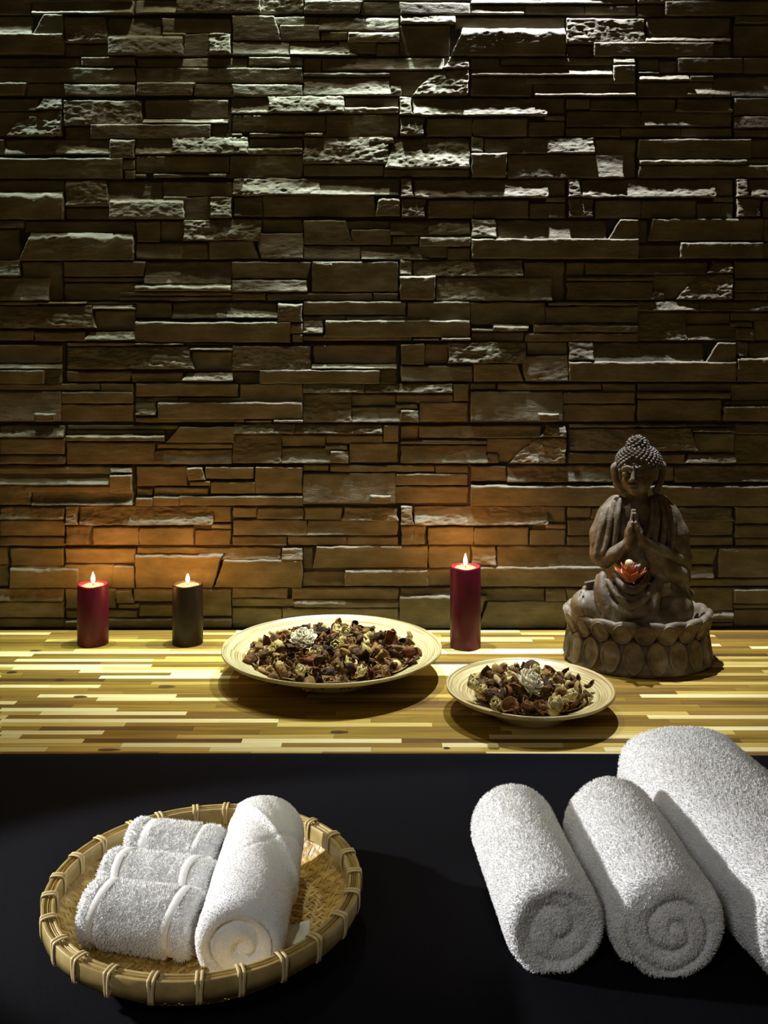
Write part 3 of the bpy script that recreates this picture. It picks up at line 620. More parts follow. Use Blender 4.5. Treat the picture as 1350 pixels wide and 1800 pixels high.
# ------------------------------------------------------------------ candles
def wax(name, c, sub, flick):
    m = mat(name, c, 0.45, Specular_IOR_Level=.25); b = m.node_tree.nodes['Principled BSDF']
    b.inputs['Subsurface Weight'].default_value = sub; b.inputs['Subsurface Radius'].default_value = (1, .25, .2); b.inputs['Subsurface Scale'].default_value = .012
    noise_color(m, [(.3, tuple(x * .75 for x in c)), (.7, tuple(x * 1.15 for x in c))], (1, 1, .4), 40, 3)
    return m
M['wax_red'] = wax('burgundy_wax', (0.10, 0.003, 0.014), .45, 0)
M['wax_brown'] = wax('brown_wax', (0.020, 0.009, 0.003), .2, 0)
M['pool_red'] = mat('melted_red_wax', (0.62, 0.10, 0.10), .12); M['pool_brown'] = mat('melted_brown_wax', (0.34, 0.13, 0.08), .12)
M['wick'] = mat('wick', (0.01, 0.008, 0.006), .9)
fm = M['flame'] = bpy.data.materials.new('flame'); fm.use_nodes = True; nt_ = fm.node_tree; nt_.nodes.clear()
em = nt_.nodes.new('ShaderNodeEmission'); em.inputs[0].default_value = (1.0, 0.42, 0.09, 1); em.inputs[1].default_value = 680
ou = nt_.nodes.new('ShaderNodeOutputMaterial'); nt_.links.new(em.outputs[0], ou.inputs[0])
def candle(label, x, y, h, wm, pm, fh):
    t = thing('pillar_candle', label, 'candle', (x, y, 0), group='lit pillar candles')
    r = .029
    pr = [(0, .0), (r - .0015, .0), (r, .0015), (r + .0002, h * .5), (r, h - .003), (r - .0008, h - .0008), (r - .002, h), (r - .0042, h - .0006), (r - .0065, h - .0030), (r - .010, h - .0045), (0.0, h - .0048)]
    V, fs = lathe(pr, 72)
    ph = np.arctan2(V[:, 1], V[:, 0]); V[:, 2] += np.where(V[:, 2] > h * .9, 0.0005 * np.sin(ph * 2 + x * 9) + .0004 * np.sin(ph * 5), 0)
    link('wax_body', mesh_np('wax_body', V, fs, wm), t)
    V, fs = lathe([(0, h - .0034), (.013, h - .0034), (r - .0072, h - .0033), (r - .0062, h - .0030), (r - .0072, h - .0036), (0, h - .0040)], 48)
    link('melt_pool', mesh_np('melt_pool', V, fs, pm), t)
    V, fs = tube([(0, 0, h - .005), (.0002, 0, h), (.0008, .0003, h + .006)], .0009, 6, up=(1, 0, 0))
    link('wick', mesh_np('wick', V, fs, M['wick']), t)
    pr = [(0.0001, 0), (.0019, .0012), (.0033, .0045), (.0037, .0075), (.0030, .0115), (.0019, .0155), (.0009, .019), (.0001, fh)]
    V, fs = lathe([(a, b * fh / .022 + h + .0015) if b < .0195 else (a, h + .0015 + fh) for a, b in pr], 24)
    link('flame', mesh_np('flame', V, fs, M['flame']), t)
candle('short burgundy pillar candle burning near the left end of the table', -.558, 1.800, .1150, M['wax_red'], M['pool_red'], .021)
candle('short dark brown pillar candle burning beside the large potpourri bowl', -.377, 1.803, .1145, M['wax_brown'], M['pool_brown'], .019)
candle('tall burgundy pillar candle burning between the large bowl and the statue', .1545, 1.782, .1530, M['wax_red'], M['pool_red'], .022)

# ------------------------------------------------------------------ bamboo bowls
def bamboo_bowl_mat(name, a, b):
    m = mat(name, rough=.38); t, N, Lk, bs = nodes(m)
    tc = N.new('ShaderNodeTexCoord'); sx = N.new('ShaderNodeSeparateXYZ'); Lk.new(tc.outputs['Object'], sx.inputs[0])
    cb = N.new('ShaderNodeCombineXYZ'); Lk.new(sx.outputs[0], cb.inputs[0]); Lk.new(sx.outputs[1], cb.inputs[1])
    ln = N.new('ShaderNodeVectorMath'); ln.operation = 'LENGTH'; Lk.new(cb.outputs[0], ln.inputs[0])
    at = N.new('ShaderNodeMath'); at.operation = 'ARCTAN2'; Lk.new(sx.outputs[1], at.inputs[0]); Lk.new(sx.outputs[0], at.inputs[1])
    ma = N.new('ShaderNodeMath'); ma.operation = 'MULTIPLY_ADD'; Lk.new(at.outputs[0], ma.inputs[0]); ma.inputs[1].default_value = .0006; Lk.new(ln.outputs['Value'], ma.inputs[2])
    mu = N.new('ShaderNodeMath'); mu.operation = 'MULTIPLY'; Lk.new(ma.outputs[0], mu.inputs[0]); mu.inputs[1].default_value = 440
    a2 = N.new('ShaderNodeMath'); a2.operation = 'MULTIPLY'; Lk.new(at.outputs[0], a2.inputs[0]); a2.inputs[1].default_value = 1.1
    c2 = N.new('ShaderNodeCombineXYZ'); Lk.new(mu.outputs[0], c2.inputs[0]); Lk.new(a2.outputs[0], c2.inputs[1])
    nz = N.new('ShaderNodeTexNoise'); nz.inputs['Scale'].default_value = 1.0; nz.inputs['Detail'].default_value = 3; Lk.new(c2.outputs[0], nz.inputs['Vector'])
    cr = N.new('ShaderNodeValToRGB'); e = cr.color_ramp.elements; e[0].position = .40; e[0].color = (*a, 1); e[1].position = .53; e[1].color = (*b, 1)
    Lk.new(nz.outputs['Fac'], cr.inputs[0]); Lk.new(cr.outputs[0], bs.inputs['Base Color'])
    bp = N.new('ShaderNodeBump'); bp.inputs['Strength'].default_value = .25; bp.inputs['Distance'].default_value = .0006; Lk.new(nz.outputs['Fac'], bp.inputs['Height']); Lk.new(bp.outputs[0], bs.inputs['Normal'])
    return m
M['bowl'] = bamboo_bowl_mat('coiled_bamboo', (0.30, 0.21, 0.07), (0.57, 0.47, 0.23))
def bowl(label, x, y, Rr, hr, rf):
    t = thing('bamboo_bowl', label, 'bowl', (x, y, 0), group='coiled bamboo bowls')
    inn = []; out = []
    for u in np.linspace(0, 1, 22):
        r = Rr * u; z = .015 + (hr - .015) * u ** 2.3
        inn.append((r, z))
    out = [(Rr + .0005, hr + .0012), (Rr + .002, hr + .0005), (Rr + .002, hr - .003), (Rr - .002, hr - .0062)]
    for u in np.linspace(.97, 0, 16):
        r = Rr * u; z = .0085 + (hr - .0135) * u ** 2.3
        out.append((r, z))
    V, fs = lathe(inn + out, 128); link('bowl_body', mesh_np('bowl_body', V, [f[:, ::-1] for f in fs], M['bowl']), t)
    zf = .0085 + (hr - .0135) * (rf / Rr) ** 2.3
    V, fs = lathe([(rf - .008, zf + .0002), (rf - .007, .0), (rf - .001, .0), (rf, .001), (rf + .0015, zf + .001)], 96)
    link('foot_ring', mesh_np('foot_ring', V, [f[:, ::-1] for f in fs], M['bowl']), t)
    return t
B1 = (-.0895, 1.622, .187, .052, .084); B2 = (.2265, 1.457, .1275, .042, .060)
bowl('large shallow coiled bamboo bowl heaped with dried petals', *B1)
bowl('smaller coiled bamboo bowl of dried flowers in front of the statue', *B2)

# ------------------------------------------------------------------ potpourri
def dry(name, a, b, c, rough=.7):
    m = M[name] = mat(name, rough=rough, Specular_IOR_Level=.18); noise_color(m, [(.3, a), (.5, b), (.72, c)], (1, 1, 1), 160, 5, rand=.35); bump(m, 500, .35, .0008); return m
dry('petal_brown', (.040, .017, .005), (.115, .052, .014), (.24, .125, .040)); dry('petal_tan', (.13, .065, .016), (.26, .145, .04), (.42, .27, .09))
dry('petal_rust', (.07, .018, .006), (.16, .048, .014), (.26, .10, .03)); dry('petal_cream', (.34, .25, .075), (.50, .39, .14), (.62, .52, .25)); dry('petal_white', (.60, .52, .34), (.77, .69, .50), (.86, .80, .63))
dry('petal_plum', (.018, .008, .004), (.050, .023, .009), (.11, .055, .022))
def petal(L, Wd, curl, cup, twist, seed, nu=9, nv=6, wavy=.12):
    u = np.linspace(0, 1, nu); v = np.linspace(-1, 1, nv); U, W = np.meshgrid(u, v, indexing='ij')
    wid = Wd * np.sin(np.pi * np.clip(U * .92 + .06, 0, 1)) ** .6
    ang = curl * U + 1e-6
    x = L * np.sin(ang) / max(abs(curl), .05); z = L * (1 - np.cos(ang)) / max(abs(curl), .05)
    y = wid * W
    zz_ = z + cup * Wd * W ** 2 * np.cos(ang) + wavy * Wd * fbm(U * 4, W * 2.5, seed=seed, oct=2) * (.3 + np.abs(W))
    x = x - cup * Wd * W ** 2 * np.sin(ang)
    a = twist * (U - .3); y2 = y * np.cos(a) - zz_ * np.sin(a); z2 = y * np.sin(a) + zz_ * np.cos(a)
    top = np.stack([x - L * .4, y2, z2], -1).reshape(-1, 3)
    idx = np.arange(nu * nv).reshape(nu, nv)
    return top, [grid_faces(nu, nv)]
def thick(V, fs, t=.0006):
    f = fs[0]; n0 = len(V)
    fn = np.cross(V[f[:, 1]] - V[f[:, 0]], V[f[:, 3]] - V[f[:, 0]]); N = np.zeros_like(V)
    for k in range(4): np.add.at(N, f[:, k], fn)
    N /= np.linalg.norm(N, axis=1)[:, None] + 1e-12
    e = {}
    for q in f:
        for k in range(4):
            a, b = int(q[k]), int(q[(k + 1) % 4]); e[(a, b)] = 1
    bd = [(a, b) for (a, b) in e if (b, a) not in e]
    side = np.array([(a, a + n0, b + n0, b) for a, b in bd])
    return np.concatenate([V, V - N * t]), [f, f[:, ::-1] + n0, side]
def rotm(ax, ay, az):
    cx, sx, cy, sy, cz, sz = math.cos(ax), math.sin(ax), math.cos(ay), math.sin(ay), math.cos(az), math.sin(az)
    return np.array([[cz, -sz, 0], [sz, cz, 0], [0, 0, 1]]) @ np.array([[cy, 0, sy], [0, 1, 0], [-sy, 0, cy]]) @ np.array([[1, 0, 0], [0, cx, -sx], [0, sx, cx]])
def pm_(name, mt, L, Wd, curl, cup, tw, seed): return mesh_np(name, *thick(*petal(L, Wd, curl, cup, tw, seed)), mt)
def cluster(name, mt, n, L, Wd, seed, spread=1.25, curl=.9):
    r_ = random.Random(seed); parts = []
    for i in range(n):
        V, fs = thick(*petal(L * r_.uniform(.7, 1.1), Wd * r_.uniform(.8, 1.1), r_.uniform(.4, 1) * curl, .35, r_.uniform(-.4, .4), seed + i, 6, 4))
        V[:, 0] += L * .45; f = i / n
        V = V @ rotm(0, -(1.45 - spread * f), i * 2.4).T
        parts.append((V, fs))
    return mesh_np(name, *join(parts), mt)
def cone_mesh(name, mt, r, h, seed):
    n, k = 18, 12; th = np.linspace(0, 2 * np.pi, n, endpoint=False); v = np.linspace(0, np.pi, k)
    TH, P = np.meshgrid(th, v, indexing='ij')
    rr = 1 + .22 * np.cos(TH * 6 + P * 5) * np.cos(P * 9) + .1 * fbm(TH * 2, P * 3, seed=seed, oct=2)
    V = np.stack([r * rr * np.sin(P) * np.cos(TH), r * rr * np.sin(P) * np.sin(TH), h * rr * np.cos(P)], -1).reshape(-1, 3)
    return mesh_np(name, V, [grid_faces(n, k, True, flip=True)], mt)
KIND = {}
for nm, mt, tone in (('dried_petal', 'petal_brown', 'dark brown'), ('dried_petal', 'petal_tan', 'tan'), ('dried_petal', 'petal_rust', 'rust red'), ('dried_petal', 'petal_cream', 'pale yellow'), ('dried_petal', 'petal_plum', 'blackish brown')):
    KIND[tone] = (nm, [pm_(nm, M[mt], L, Wd, cu, cp, tw, sd) for L, Wd, cu, cp, tw, sd in ((.026, .0085, 1.8, .5, .3, 1), (.022, .0105, 1.0, .7, -.5, 2), (.030, .007, 2.6, .6, .8, 3), (.020, .010, .6, -.5, .2, 4), (.024, .0095, 2.1, .9, -.9, 5))],
                  f'curled {tone} dried petal ', 'petal')
KIND['pod'] = ('seed_pod', [cone_mesh('seed_pod', M['petal_brown'], .0085, .0105, 1), cone_mesh('seed_pod', M['petal_plum'], .0075, .0085, 2)], 'small bumpy brown seed pod ', 'seed pod')
KIND['bud'] = ('dried_bud', [cluster('dried_bud', M['petal_brown'], 9, .014, .0065, 31), cluster('dried_bud', M['petal_tan'], 9, .013, .006, 37)], 'crinkled brown dried flower bud ', 'flower')
KIND['pale'] = ('dried_flower', [cluster('dried_flower', M['petal_cream'], 11, .015, .006, 41, 1.2), cluster('dried_flower', M['petal_cream'], 8, .017, .008, 43, 1.0)], 'crinkled pale yellow dried flower ', 'flower')

def heap(bw, nm, n, rad, ztop, drop, seed, mix, cx=0, cy=0):
    x0, y0, Rr, hr, rf = bw; r_ = random.Random(seed)
    # crumbs under the big pieces
    crumbs = []
    for i in range(1500):
        q = rad * math.sqrt(r_.random()) * .94; a = r_.uniform(0, 6.283)
        V, fs = petal(r_.uniform(.006, .011), r_.uniform(.002, .004), r_.uniform(.5, 2), .4, 0, i, 3, 3)
        V = V @ rotm(r_.uniform(-1, 1), r_.uniform(-1, 1), r_.uniform(0, 6.28)).T
        z = ztop - drop * (q / rad) ** 2 - .005 + r_.uniform(-.006, .005); z = max(z, .015 + (hr - .015) * (q / Rr) ** 2.3 + .0085)
        crumbs.append((V + np.array([q * math.cos(a) + cx, q * math.sin(a) + cy, z]), fs))
    V1, f1 = join(crumbs)
    u = np.linspace(0, 1, 14)
    top = [(rad * .97 * q, ztop - drop * q * q - .014) for q in u]; rim = .015 + (hr - .015) * (rad / Rr) ** 2.3 + .0045
    V2, f2 = lathe([(max(a, .0001), max(b, rim if a > rad * .9 else 0)) for a, b in top] + [(rad * .99, rim)], 64)
    V2[:, 2] += .0022 * fbm(V2[:, 0] * 120, V2[:, 1] * 120, seed=seed, oct=3); V2[:, 0] += cx; V2[:, 1] += cy
    V, fs = join([(V2, [f[:, ::-1] for f in f2]), (V1, f1)])
    cr = thing('potpourri_crumbs', f'fine crumbled dried plant bits under the petals in the {nm} bowl', 'potpourri', (x0, y0, 0), me=mesh_np('potpourri_crumbs', V, fs, M['petal_brown'])); cr['kind'] = 'stuff'
    pts = []; k = 0
    while len(pts) < n and k < 60000:
        k += 1
        q = rad * math.sqrt(r_.random()); a = r_.uniform(0, 6.283); p = (q * math.cos(a), q * math.sin(a))
        md = rad * 1.55 / math.sqrt(n) * (1 - k / 90000)
        if all((p[0] - s_[0]) ** 2 + (p[1] - s_[1]) ** 2 > md * md for s_ in pts): pts.append(p)
    names = list(mix); wts = [mix[q] for q in names]
    for p in pts:
        kd = r_.choices(names, wts)[0]; onm, meshes, lab, cat = KIND[kd]
        me = r_.choice(meshes); q = math.hypot(*p) / rad
        z = ztop - drop * q * q - .004 + r_.uniform(-.003, .004)
        za = math.degrees(math.atan2(p[1], p[0])) % 360
        zone = 'in the middle' if q < .42 else ('at the right', 'at the back right', 'at the back', 'at the back left', 'at the left', 'at the front left', 'at the front', 'at the front right')[int((za + 22.5) // 45) % 8]
        o = thing(onm, lab + zone + ' of the heap in the ' + nm + ' bowl', cat, (x0 + cx + p[0], y0 + cy + p[1], z), 0, f'dried {kd} pieces in the {nm} bowl', me)
        o.rotation_euler = (r_.uniform(-1.3, 1.3), r_.uniform(-1.3, 1.3), r_.uniform(0, 6.28))
        sc = r_.uniform(.85, 1.35); o.scale = (sc, sc, sc)
MIX = {'dark brown': .36, 'blackish brown': .12, 'tan': .12, 'rust red': .08, 'pale yellow': .05, 'pod': .05, 'bud': .15, 'pale': .05}
heap(B1, 'large', 190, .143, .060, .020, 11, MIX, .002, -.004)
heap(B2, 'smaller', 120, .088, .052, .017, 12, {'dark brown': .32, 'blackish brown': .15, 'tan': .11, 'rust red': .04, 'pale yellow': .09, 'pod': .06, 'bud': .13, 'pale': .07}, .002, 0)
def at_table(u, v, z):
    Z = F_PX * (H - z) / (v - HZ); return ((u - 675) * Z / F_PX, Z, z)
wf = cluster('white_flower', M['petal_white'], 46, .0175, .0066, 77, 1.45, .5)
p = at_table(535, 1130, .062); o = thing('white_flower', 'large white many-petalled dried bloom on the heap in the large bowl', 'flower', p, me=wf); o.rotation_euler = (.5, -.1, 0); o.scale = (1.42,) * 3
p = at_table(928, 1207, .056); o = thing('white_flower', 'large white many-petalled dried bloom in the middle of the smaller bowl', 'flower', p, me=wf); o.rotation_euler = (.6, .3, .5); o.scale = (1.42,) * 3
for (u, v, z, kk, lab, sc) in ((560, 1150, .06, 0, 'pale dried flower just below the white bloom in the large bowl', .8), (640, 1187, .05, 0, 'big pale dried flower at the front of the heap in the large bowl', 1.1), (528, 1185, .05, 1, 'pale ragged dried flower at the front left of the large heap', 1.0),
                               (600, 1133, .062, 1, 'pale dried flower at the centre back of the large heap', .85), (938, 1187, .058, 0, 'yellow dried flower behind the white bloom in the smaller bowl', 1.1), (1010, 1232, .05, 0, 'yellow round dried flower at the right of the smaller heap', 1.15),
                               (830, 1210, .05, 1, 'yellow dried flower at the left edge of the smaller heap', 1.0), (985, 1250, .045, 1, 'wide yellow open bloom at the front of the smaller heap', 1.3), (873, 1247, .045, 1, 'pale yellow flat bloom at the front left of the smaller heap', 1.1)):
    o = thing('dried_flower', lab, 'flower', at_table(u, v, z), me=KIND['pale'][1][kk]); o.rotation_euler = (.5, .1 * (u % 5 - 2), u); o.scale = (sc,) * 3
o = thing('dried_petal', 'broad rust coloured dried petal standing at the right of the large heap', 'petal', at_table(683, 1125, .064), me=KIND['rust red'][1][1]); o.rotation_euler = (1.1, -.3, .8); o.scale = (1.35,) * 3
o = thing('dried_petal', 'round dark petal standing highest at the back of the smaller heap', 'petal', at_table(932, 1175, .066), me=KIND['blackish brown'][1][3]); o.rotation_euler = (1.2, -.2, .2); o.scale = (1.2,) * 3

# ------------------------------------------------------------------ the statue
YS, XS = 1.712, (1120 - 675) * 1.712 / F_PX
SU = YS / F_PX                       # metres per statue unit (one photograph pixel at the statue)
def Lc(u, v, d):
    """photograph pixel (u, v) at d units in front of the statue's middle -> local units (x, d, z)"""
    Z = YS - d * SU
    return np.array([((u - 675) * Z / F_PX - XS) / SU, d, (H - (v - HZ) * Z / F_PX) / SU])
class Field:
    def __init__(self, lo, hi, h):
        self.lo = np.array(lo, float); self.h = h; self.n = np.ceil((np.array(hi) - self.lo) / h).astype(int) + 1
        self.F = np.full(self.n, 30.0, np.float32)
    def _box(self, lo, hi):
        a = np.clip(np.floor((lo - self.lo) / self.h).astype(int), 0, self.n); b = np.clip(np.ceil((hi - self.lo) / self.h).astype(int) + 1, 0, self.n)
        g = [self.lo[i] + self.h * np.arange(a[i], b[i]) for i in range(3)]
        return tuple(slice(a[i], b[i]) for i in range(3)), np.meshgrid(*g, indexing='ij')
    def put(self, sl, d, k, mode='u'):
        A = self.F[sl]
        if mode == 'u':
            hh = np.clip(k - np.abs(A - d), 0, None) / k; self.F[sl] = np.minimum(A, d) - hh * hh * k * .25
        else:
            d = -d; hh = np.clip(k - np.abs(A - d), 0, None) / k; self.F[sl] = np.maximum(A, d) + hh * hh * k * .25
    def cap(self, a, b, ra, rb=None, k=5, mode='u', sc=(1, 1, 1)):
        a, b = np.array(a, float), np.array(b, float); rb = ra if rb is None else rb; rm = max(ra, rb) + k + 3
        sc = np.array(sc, float)
        sl, (X, Y, Z) = self._box(np.minimum(a, b) - rm * np.maximum(1, sc), np.maximum(a, b) + rm * np.maximum(1, sc))
        if X.size == 0: return
        P = np.stack([(X - a[0]) / sc[0], (Y - a[1]) / sc[1], (Z - a[2]) / sc[2]], -1); ba = (b - a) / sc; L2 = max((ba * ba).sum(), 1e-9)
        t = np.clip((P @ ba) / L2, 0, 1)
        d = np.linalg.norm(P - t[..., None] * ba, axis=-1) - (ra + (rb - ra) * t)
        self.put(sl, d * min(sc.min(), 1.0), k, mode)
    def ell(self, c, r, k=6, mode='u', yaw=0, roll=0):
        c = np.array(c, float); r = np.array(r, float); rm = r.max() + k + 3
        sl, (X, Y, Z) = self._box(c - rm, c + rm)
        if X.size == 0: return
        x, y, z = X - c[0], Y - c[1], Z - c[2]
        if yaw: x, y = x * math.cos(yaw) + y * math.sin(yaw), -x * math.sin(yaw) + y * math.cos(yaw)
        if roll: x, z = x * math.cos(roll) + z * math.sin(roll), -x * math.sin(roll) + z * math.cos(roll)
        q = np.sqrt((x / r[0]) ** 2 + (y / r[1]) ** 2 + (z / r[2]) ** 2); q2 = np.sqrt((x / r[0] ** 2) ** 2 + (y / r[1] ** 2) ** 2 + (z / r[2] ** 2) ** 2)
        d = q * (q - 1) / (q2 + 1e-6)
        self.put(sl, d, k, mode)
    def chain(self, pts, rad, k=5, mode='u', sc=(1, 1, 1)):
        rad = rad if isinstance(rad, (list, tuple)) else [rad] * len(pts)
        for i in range(len(pts) - 1): self.cap(pts[i], pts[i + 1], rad[i], rad[i + 1], k, mode, sc)
    def curve(self, pts, rad, k=4, mode='u', n=6):
        P = np.array(pts, float); out = []; rr = []
        rad = rad if isinstance(rad, (list, tuple)) else [rad] * len(P)
        for i in range(len(P) - 1):
            p0, p1, p2, p3 = P[max(i - 1, 0)], P[i], P[i + 1], P[min(i + 2, len(P) - 1)]
            for t in np.linspace(0, 1, n, endpoint=False):
                out.append(.5 * (2 * p1 + (p2 - p0) * t + (2 * p0 - 5 * p1 + 4 * p2 - p3) * t * t + (-p0 + 3 * p1 - 3 * p2 + p3) * t ** 3)); rr.append(rad[i] * (1 - t) + rad[i + 1] * t)
        out.append(P[-1]); rr.append(rad[-1]); self.chain(out, rr, k, mode)
    def mesh(self, name, material, amp=.5, seed=0):
        F = self.F; nx, ny, nz = F.shape
        ax = [self.lo[i] + self.h * np.arange(self.n[i]) for i in range(3)]
        near = np.abs(F) < 4
        I = np.argwhere(near); Pn = self.lo + I * self.h
        F = F.copy(); F[near] += amp * fbm(Pn[:, 0] / 7, Pn[:, 1] / 7, Pn[:, 2] / 7, seed=seed, oct=3)
        ins = F < 0; cnt = np.zeros((nx - 1, ny - 1, nz - 1), np.int8)
        cs = [(i, j, k) for i in (0, 1) for j in (0, 1) for k in (0, 1)]
        sub = lambda A, c: A[c[0]:nx - 1 + c[0], c[1]:ny - 1 + c[1], c[2]:nz - 1 + c[2]]
        for c in cs: cnt += sub(ins, c)
        act = (cnt > 0) & (cnt < 8); idx = np.full(act.shape, -1, np.int64); nv = int(act.sum()); idx[act] = np.arange(nv)
        cell = np.argwhere(act).astype(float); acc = np.zeros((nv, 3)); num = np.zeros(nv)
        val = {c: sub(F, c)[act].astype(float) for c in cs}
        for c in cs:
            for axx in range(3):
                if c[axx] == 0:
                    c2 = list(c); c2[axx] = 1; c2 = tuple(c2); f0, f1 = val[c], val[c2]
                    m = (f0 < 0) != (f1 < 0); t = np.where(m, f0 / np.where(m, f0 - f1, 1), 0)
                    p = np.tile(np.array(c, float), (nv, 1)); p[:, axx] += t
                    acc[m] += p[m]; num[m] += 1
        V = self.lo + (cell + acc / num[:, None]) * self.h
        quads = []
        for axx in range(3):
            b, c = [(1, 2), (2, 0), (0, 1)][axx]
            lo = [slice(None)] * 3; hi = [slice(None)] * 3
            lo[axx] = slice(0, -1); hi[axx] = slice(1, None)
            A, B = ins[tuple(lo)], ins[tuple(hi)]
            E = np.argwhere(A != B); E = E[(E[:, b] > 0) & (E[:, c] > 0) & (E[:, b] < self.n[b] - 1) & (E[:, c] < self.n[c] - 1)]
            def cid(db, dc):
                q = E.copy(); q[:, b] += db; q[:, c] += dc; return idx[q[:, 0], q[:, 1], q[:, 2]]
            q = np.stack([cid(-1, -1), cid(0, -1), cid(0, 0), cid(-1, 0)], -1)
            fl = ~A[E[:, 0], E[:, 1], E[:, 2]]; q[fl] = q[fl][:, ::-1]
            quads.append(q)
        Q = np.concatenate(quads); Q = Q[(Q >= 0).all(1)]
        W = np.stack([V[:, 0], -V[:, 1], V[:, 2]], -1) * SU
        # local y points towards the camera: mirror keeps the winding right when flipped
        return mesh_np(name, W, [Q[:, ::-1]], material)

m = M['statue'] = mat('weathered_clay', rough=.62)
noise_color(m, [(.30, (.040, .025, .011)), (.45, (.115, .075, .037)), (.58, (.175, .132, .085)), (.72, (.30, .265, .21))], (1, 1, 1.3), 26, 8)
bump(m, 420, .45, .001); bump(m, 90, .2, .0015)
m = M['statue_hair'] = mat('dark_clay', rough=.6); noise_color(m, [(.3, (.045, .030, .016)), (.7, (.15, .12, .08))], (1, 1, 1), 60, 5)
m = M['petal_red'] = mat('red_glaze', rough=.3); noise_color(m, [(.3, (.20, .035, .010)), (.55, (.34, .075, .020)), (.8, (.44, .14, .04))], (1, 1, 1), 70, 4)
M['bud_cream'] = mat('cream_bead', (.62, .52, .26), .4); M['leaf_grey'] = mat('grey_leaf', (.22, .25, .22), .4); M['petal_pink'] = mat('magenta_glaze', (.22, .02, .045), .35)

statue = thing('seated_statue', 'brown clay seated praying figure on a lotus pedestal, right end of the table', 'statue', (XS, YS, 0))
B = Field((-75, -48, 40), (75, 78, 372), 1.05)
c = Lc
# head
B.ell(c(1122, 826, 8), (31.5, 34, 33), 4)
B.ell(c(1118, 848, 15), (23, 26, 22), 9)
B.ell(c(1116, 864, 26), (10, 10, 7), 8)
B.ell(c(1105, 846, 27), (11, 11, 11), 8); B.ell(c(1127, 847, 26), (11, 11, 11), 8)
B.cap(c(1114, 822, 40), c(1112, 843, 47), 3.0, 4.2, 4); B.ell(c(1108, 845, 43), (4, 4, 3), 3); B.ell(c(1117, 845, 43), (4, 4, 3), 3)
B.curve([c(1093, 826, 30), c(1102, 821, 38), c(1111, 825, 41)], 2.0, 3); B.curve([c(1117, 825, 41), c(1127, 821, 39), c(1137, 827, 31)], 2.0, 3)
B.ell(c(1102, 833, 36), (8, 4, 4.5), 2); B.ell(c(1125, 833, 37), (8.5, 4, 4.5), 2)
B.curve([c(1094, 836, 36), c(1102, 838, 40.5), c(1110, 836, 39.5)], 1.0, 1, 's'); B.curve([c(1117, 836, 40), c(1126, 838, 41), c(1134, 836, 36)], 1.0, 1, 's')
B.curve([c(1104, 855, 39), c(1112, 853, 43.5), c(1120, 855, 39)], 2.0, 2); B.curve([c(1106, 858, 39), c(1112, 859.5, 42.5), c(1119, 858, 39)], 2.3, 2)
B.curve([c(1103, 856.5, 41), c(1112, 856.6, 45.5), c(1121, 856.5, 41)], .8, 1, 's')
B.ell(c(1114, 816, 41.5), (2, 2, 2), 1)
# ears with long lobes
for pts in (([1087, 816, 4], [1080, 822, 4], [1081, 838, 5], [1086, 852, 8], [1094, 862, 11]), ([1159, 814, 0], [1165, 820, 0], [1163, 838, 2], [1158, 853, 5], [1152, 864, 8])):
    B.curve([c(*q) for q in pts], [4.5, 5.5, 5, 4.5, 4.5], 3)
# neck, chest
B.cap(c(1121, 892, 4), c(1121, 862, 6), 24, 15.5, 5)
for v in (869, 877, 885): B.curve([c(1098, v - 3, 10), c(1110, v + 1, 25), c(1120, v + 2, 27), c(1132, v, 23), c(1143, v - 4, 10)], 1.1, 1, 's')
B.ell(c(1121, 905, 3), (54, 26, 20), 12)
B.ell(c(1121, 940, 4), (46, 30, 42), 12)
B.ell(c(1120, 1000, 6), (44, 32, 45), 10)
# forearms and hands
B.chain([c(1062, 984, 24), c(1080, 974, 38), c(1103, 955, 50)], [15, 12.5, 8.5], 4)
B.chain([c(1188, 982, 26), c(1158, 968, 44), c(1127, 952, 52)], [16, 13, 9], 4)
B.chain([c(1103, 955, 50), c(1106, 938, 53), c(1109, 922, 54)], [8.5, 8.5, 6.5], 3, sc=(.8, 1.5, 1))
B.chain([c(1127, 952, 52), c(1122, 936, 55), c(1118, 920, 55)], [9, 8.5, 6.5], 3, sc=(.8, 1.5, 1))
for i, (dd, tip) in enumerate(((44, 907), (50, 899), (56, 897), (62, 903))):
    B.chain([c(1107, 930, dd), c(1110, 915, dd), c(1112.3, tip, dd - 1)], [3.4, 3.1, 2.5], 1.2)
    B.chain([c(1121, 930, dd + 1), c(1118.5, 915, dd + 1), c(1116.5, tip, dd)], [3.5, 3.2, 2.5], 1.2)
B.chain([c(1105, 940, 60), c(1109, 927, 66), c(1111, 919, 66)], [4, 3.4, 2.6], 1.5); B.chain([c(1124, 940, 61), c(1119, 927, 67), c(1117, 919, 67)], [4, 3.4, 2.6], 1.5)
body_me = B.mesh('body', M['statue'], .35, 3)
link('body', body_me, statue)

Rb = Field((-132, -58, 30), (132, 96, 292), 1.15)
# shoulders and upper arms under cloth
Rb.chain([c(1072, 908, 2), c(1060, 940, 8), c(1056, 975, 18)], [23, 22, 19], 8)
Rb.chain([c(1172, 908, 2), c(1184, 940, 6), c(1190, 980, 14)], [24, 25, 24], 8)
Rb.cap(c(1085, 892, -6), c(1100, 1000, -10), 22, 34, 10); Rb.cap(c(1157, 892, -6), c(1145, 1000, -10), 24, 36, 10)
Rb.cap(c(1122, 950, -18), c(1122, 1040, -10), 38, 46, 10)
Rb.cap(c(1190, 985, 12), c(1190, 1040, 4), 23, 22, 8)
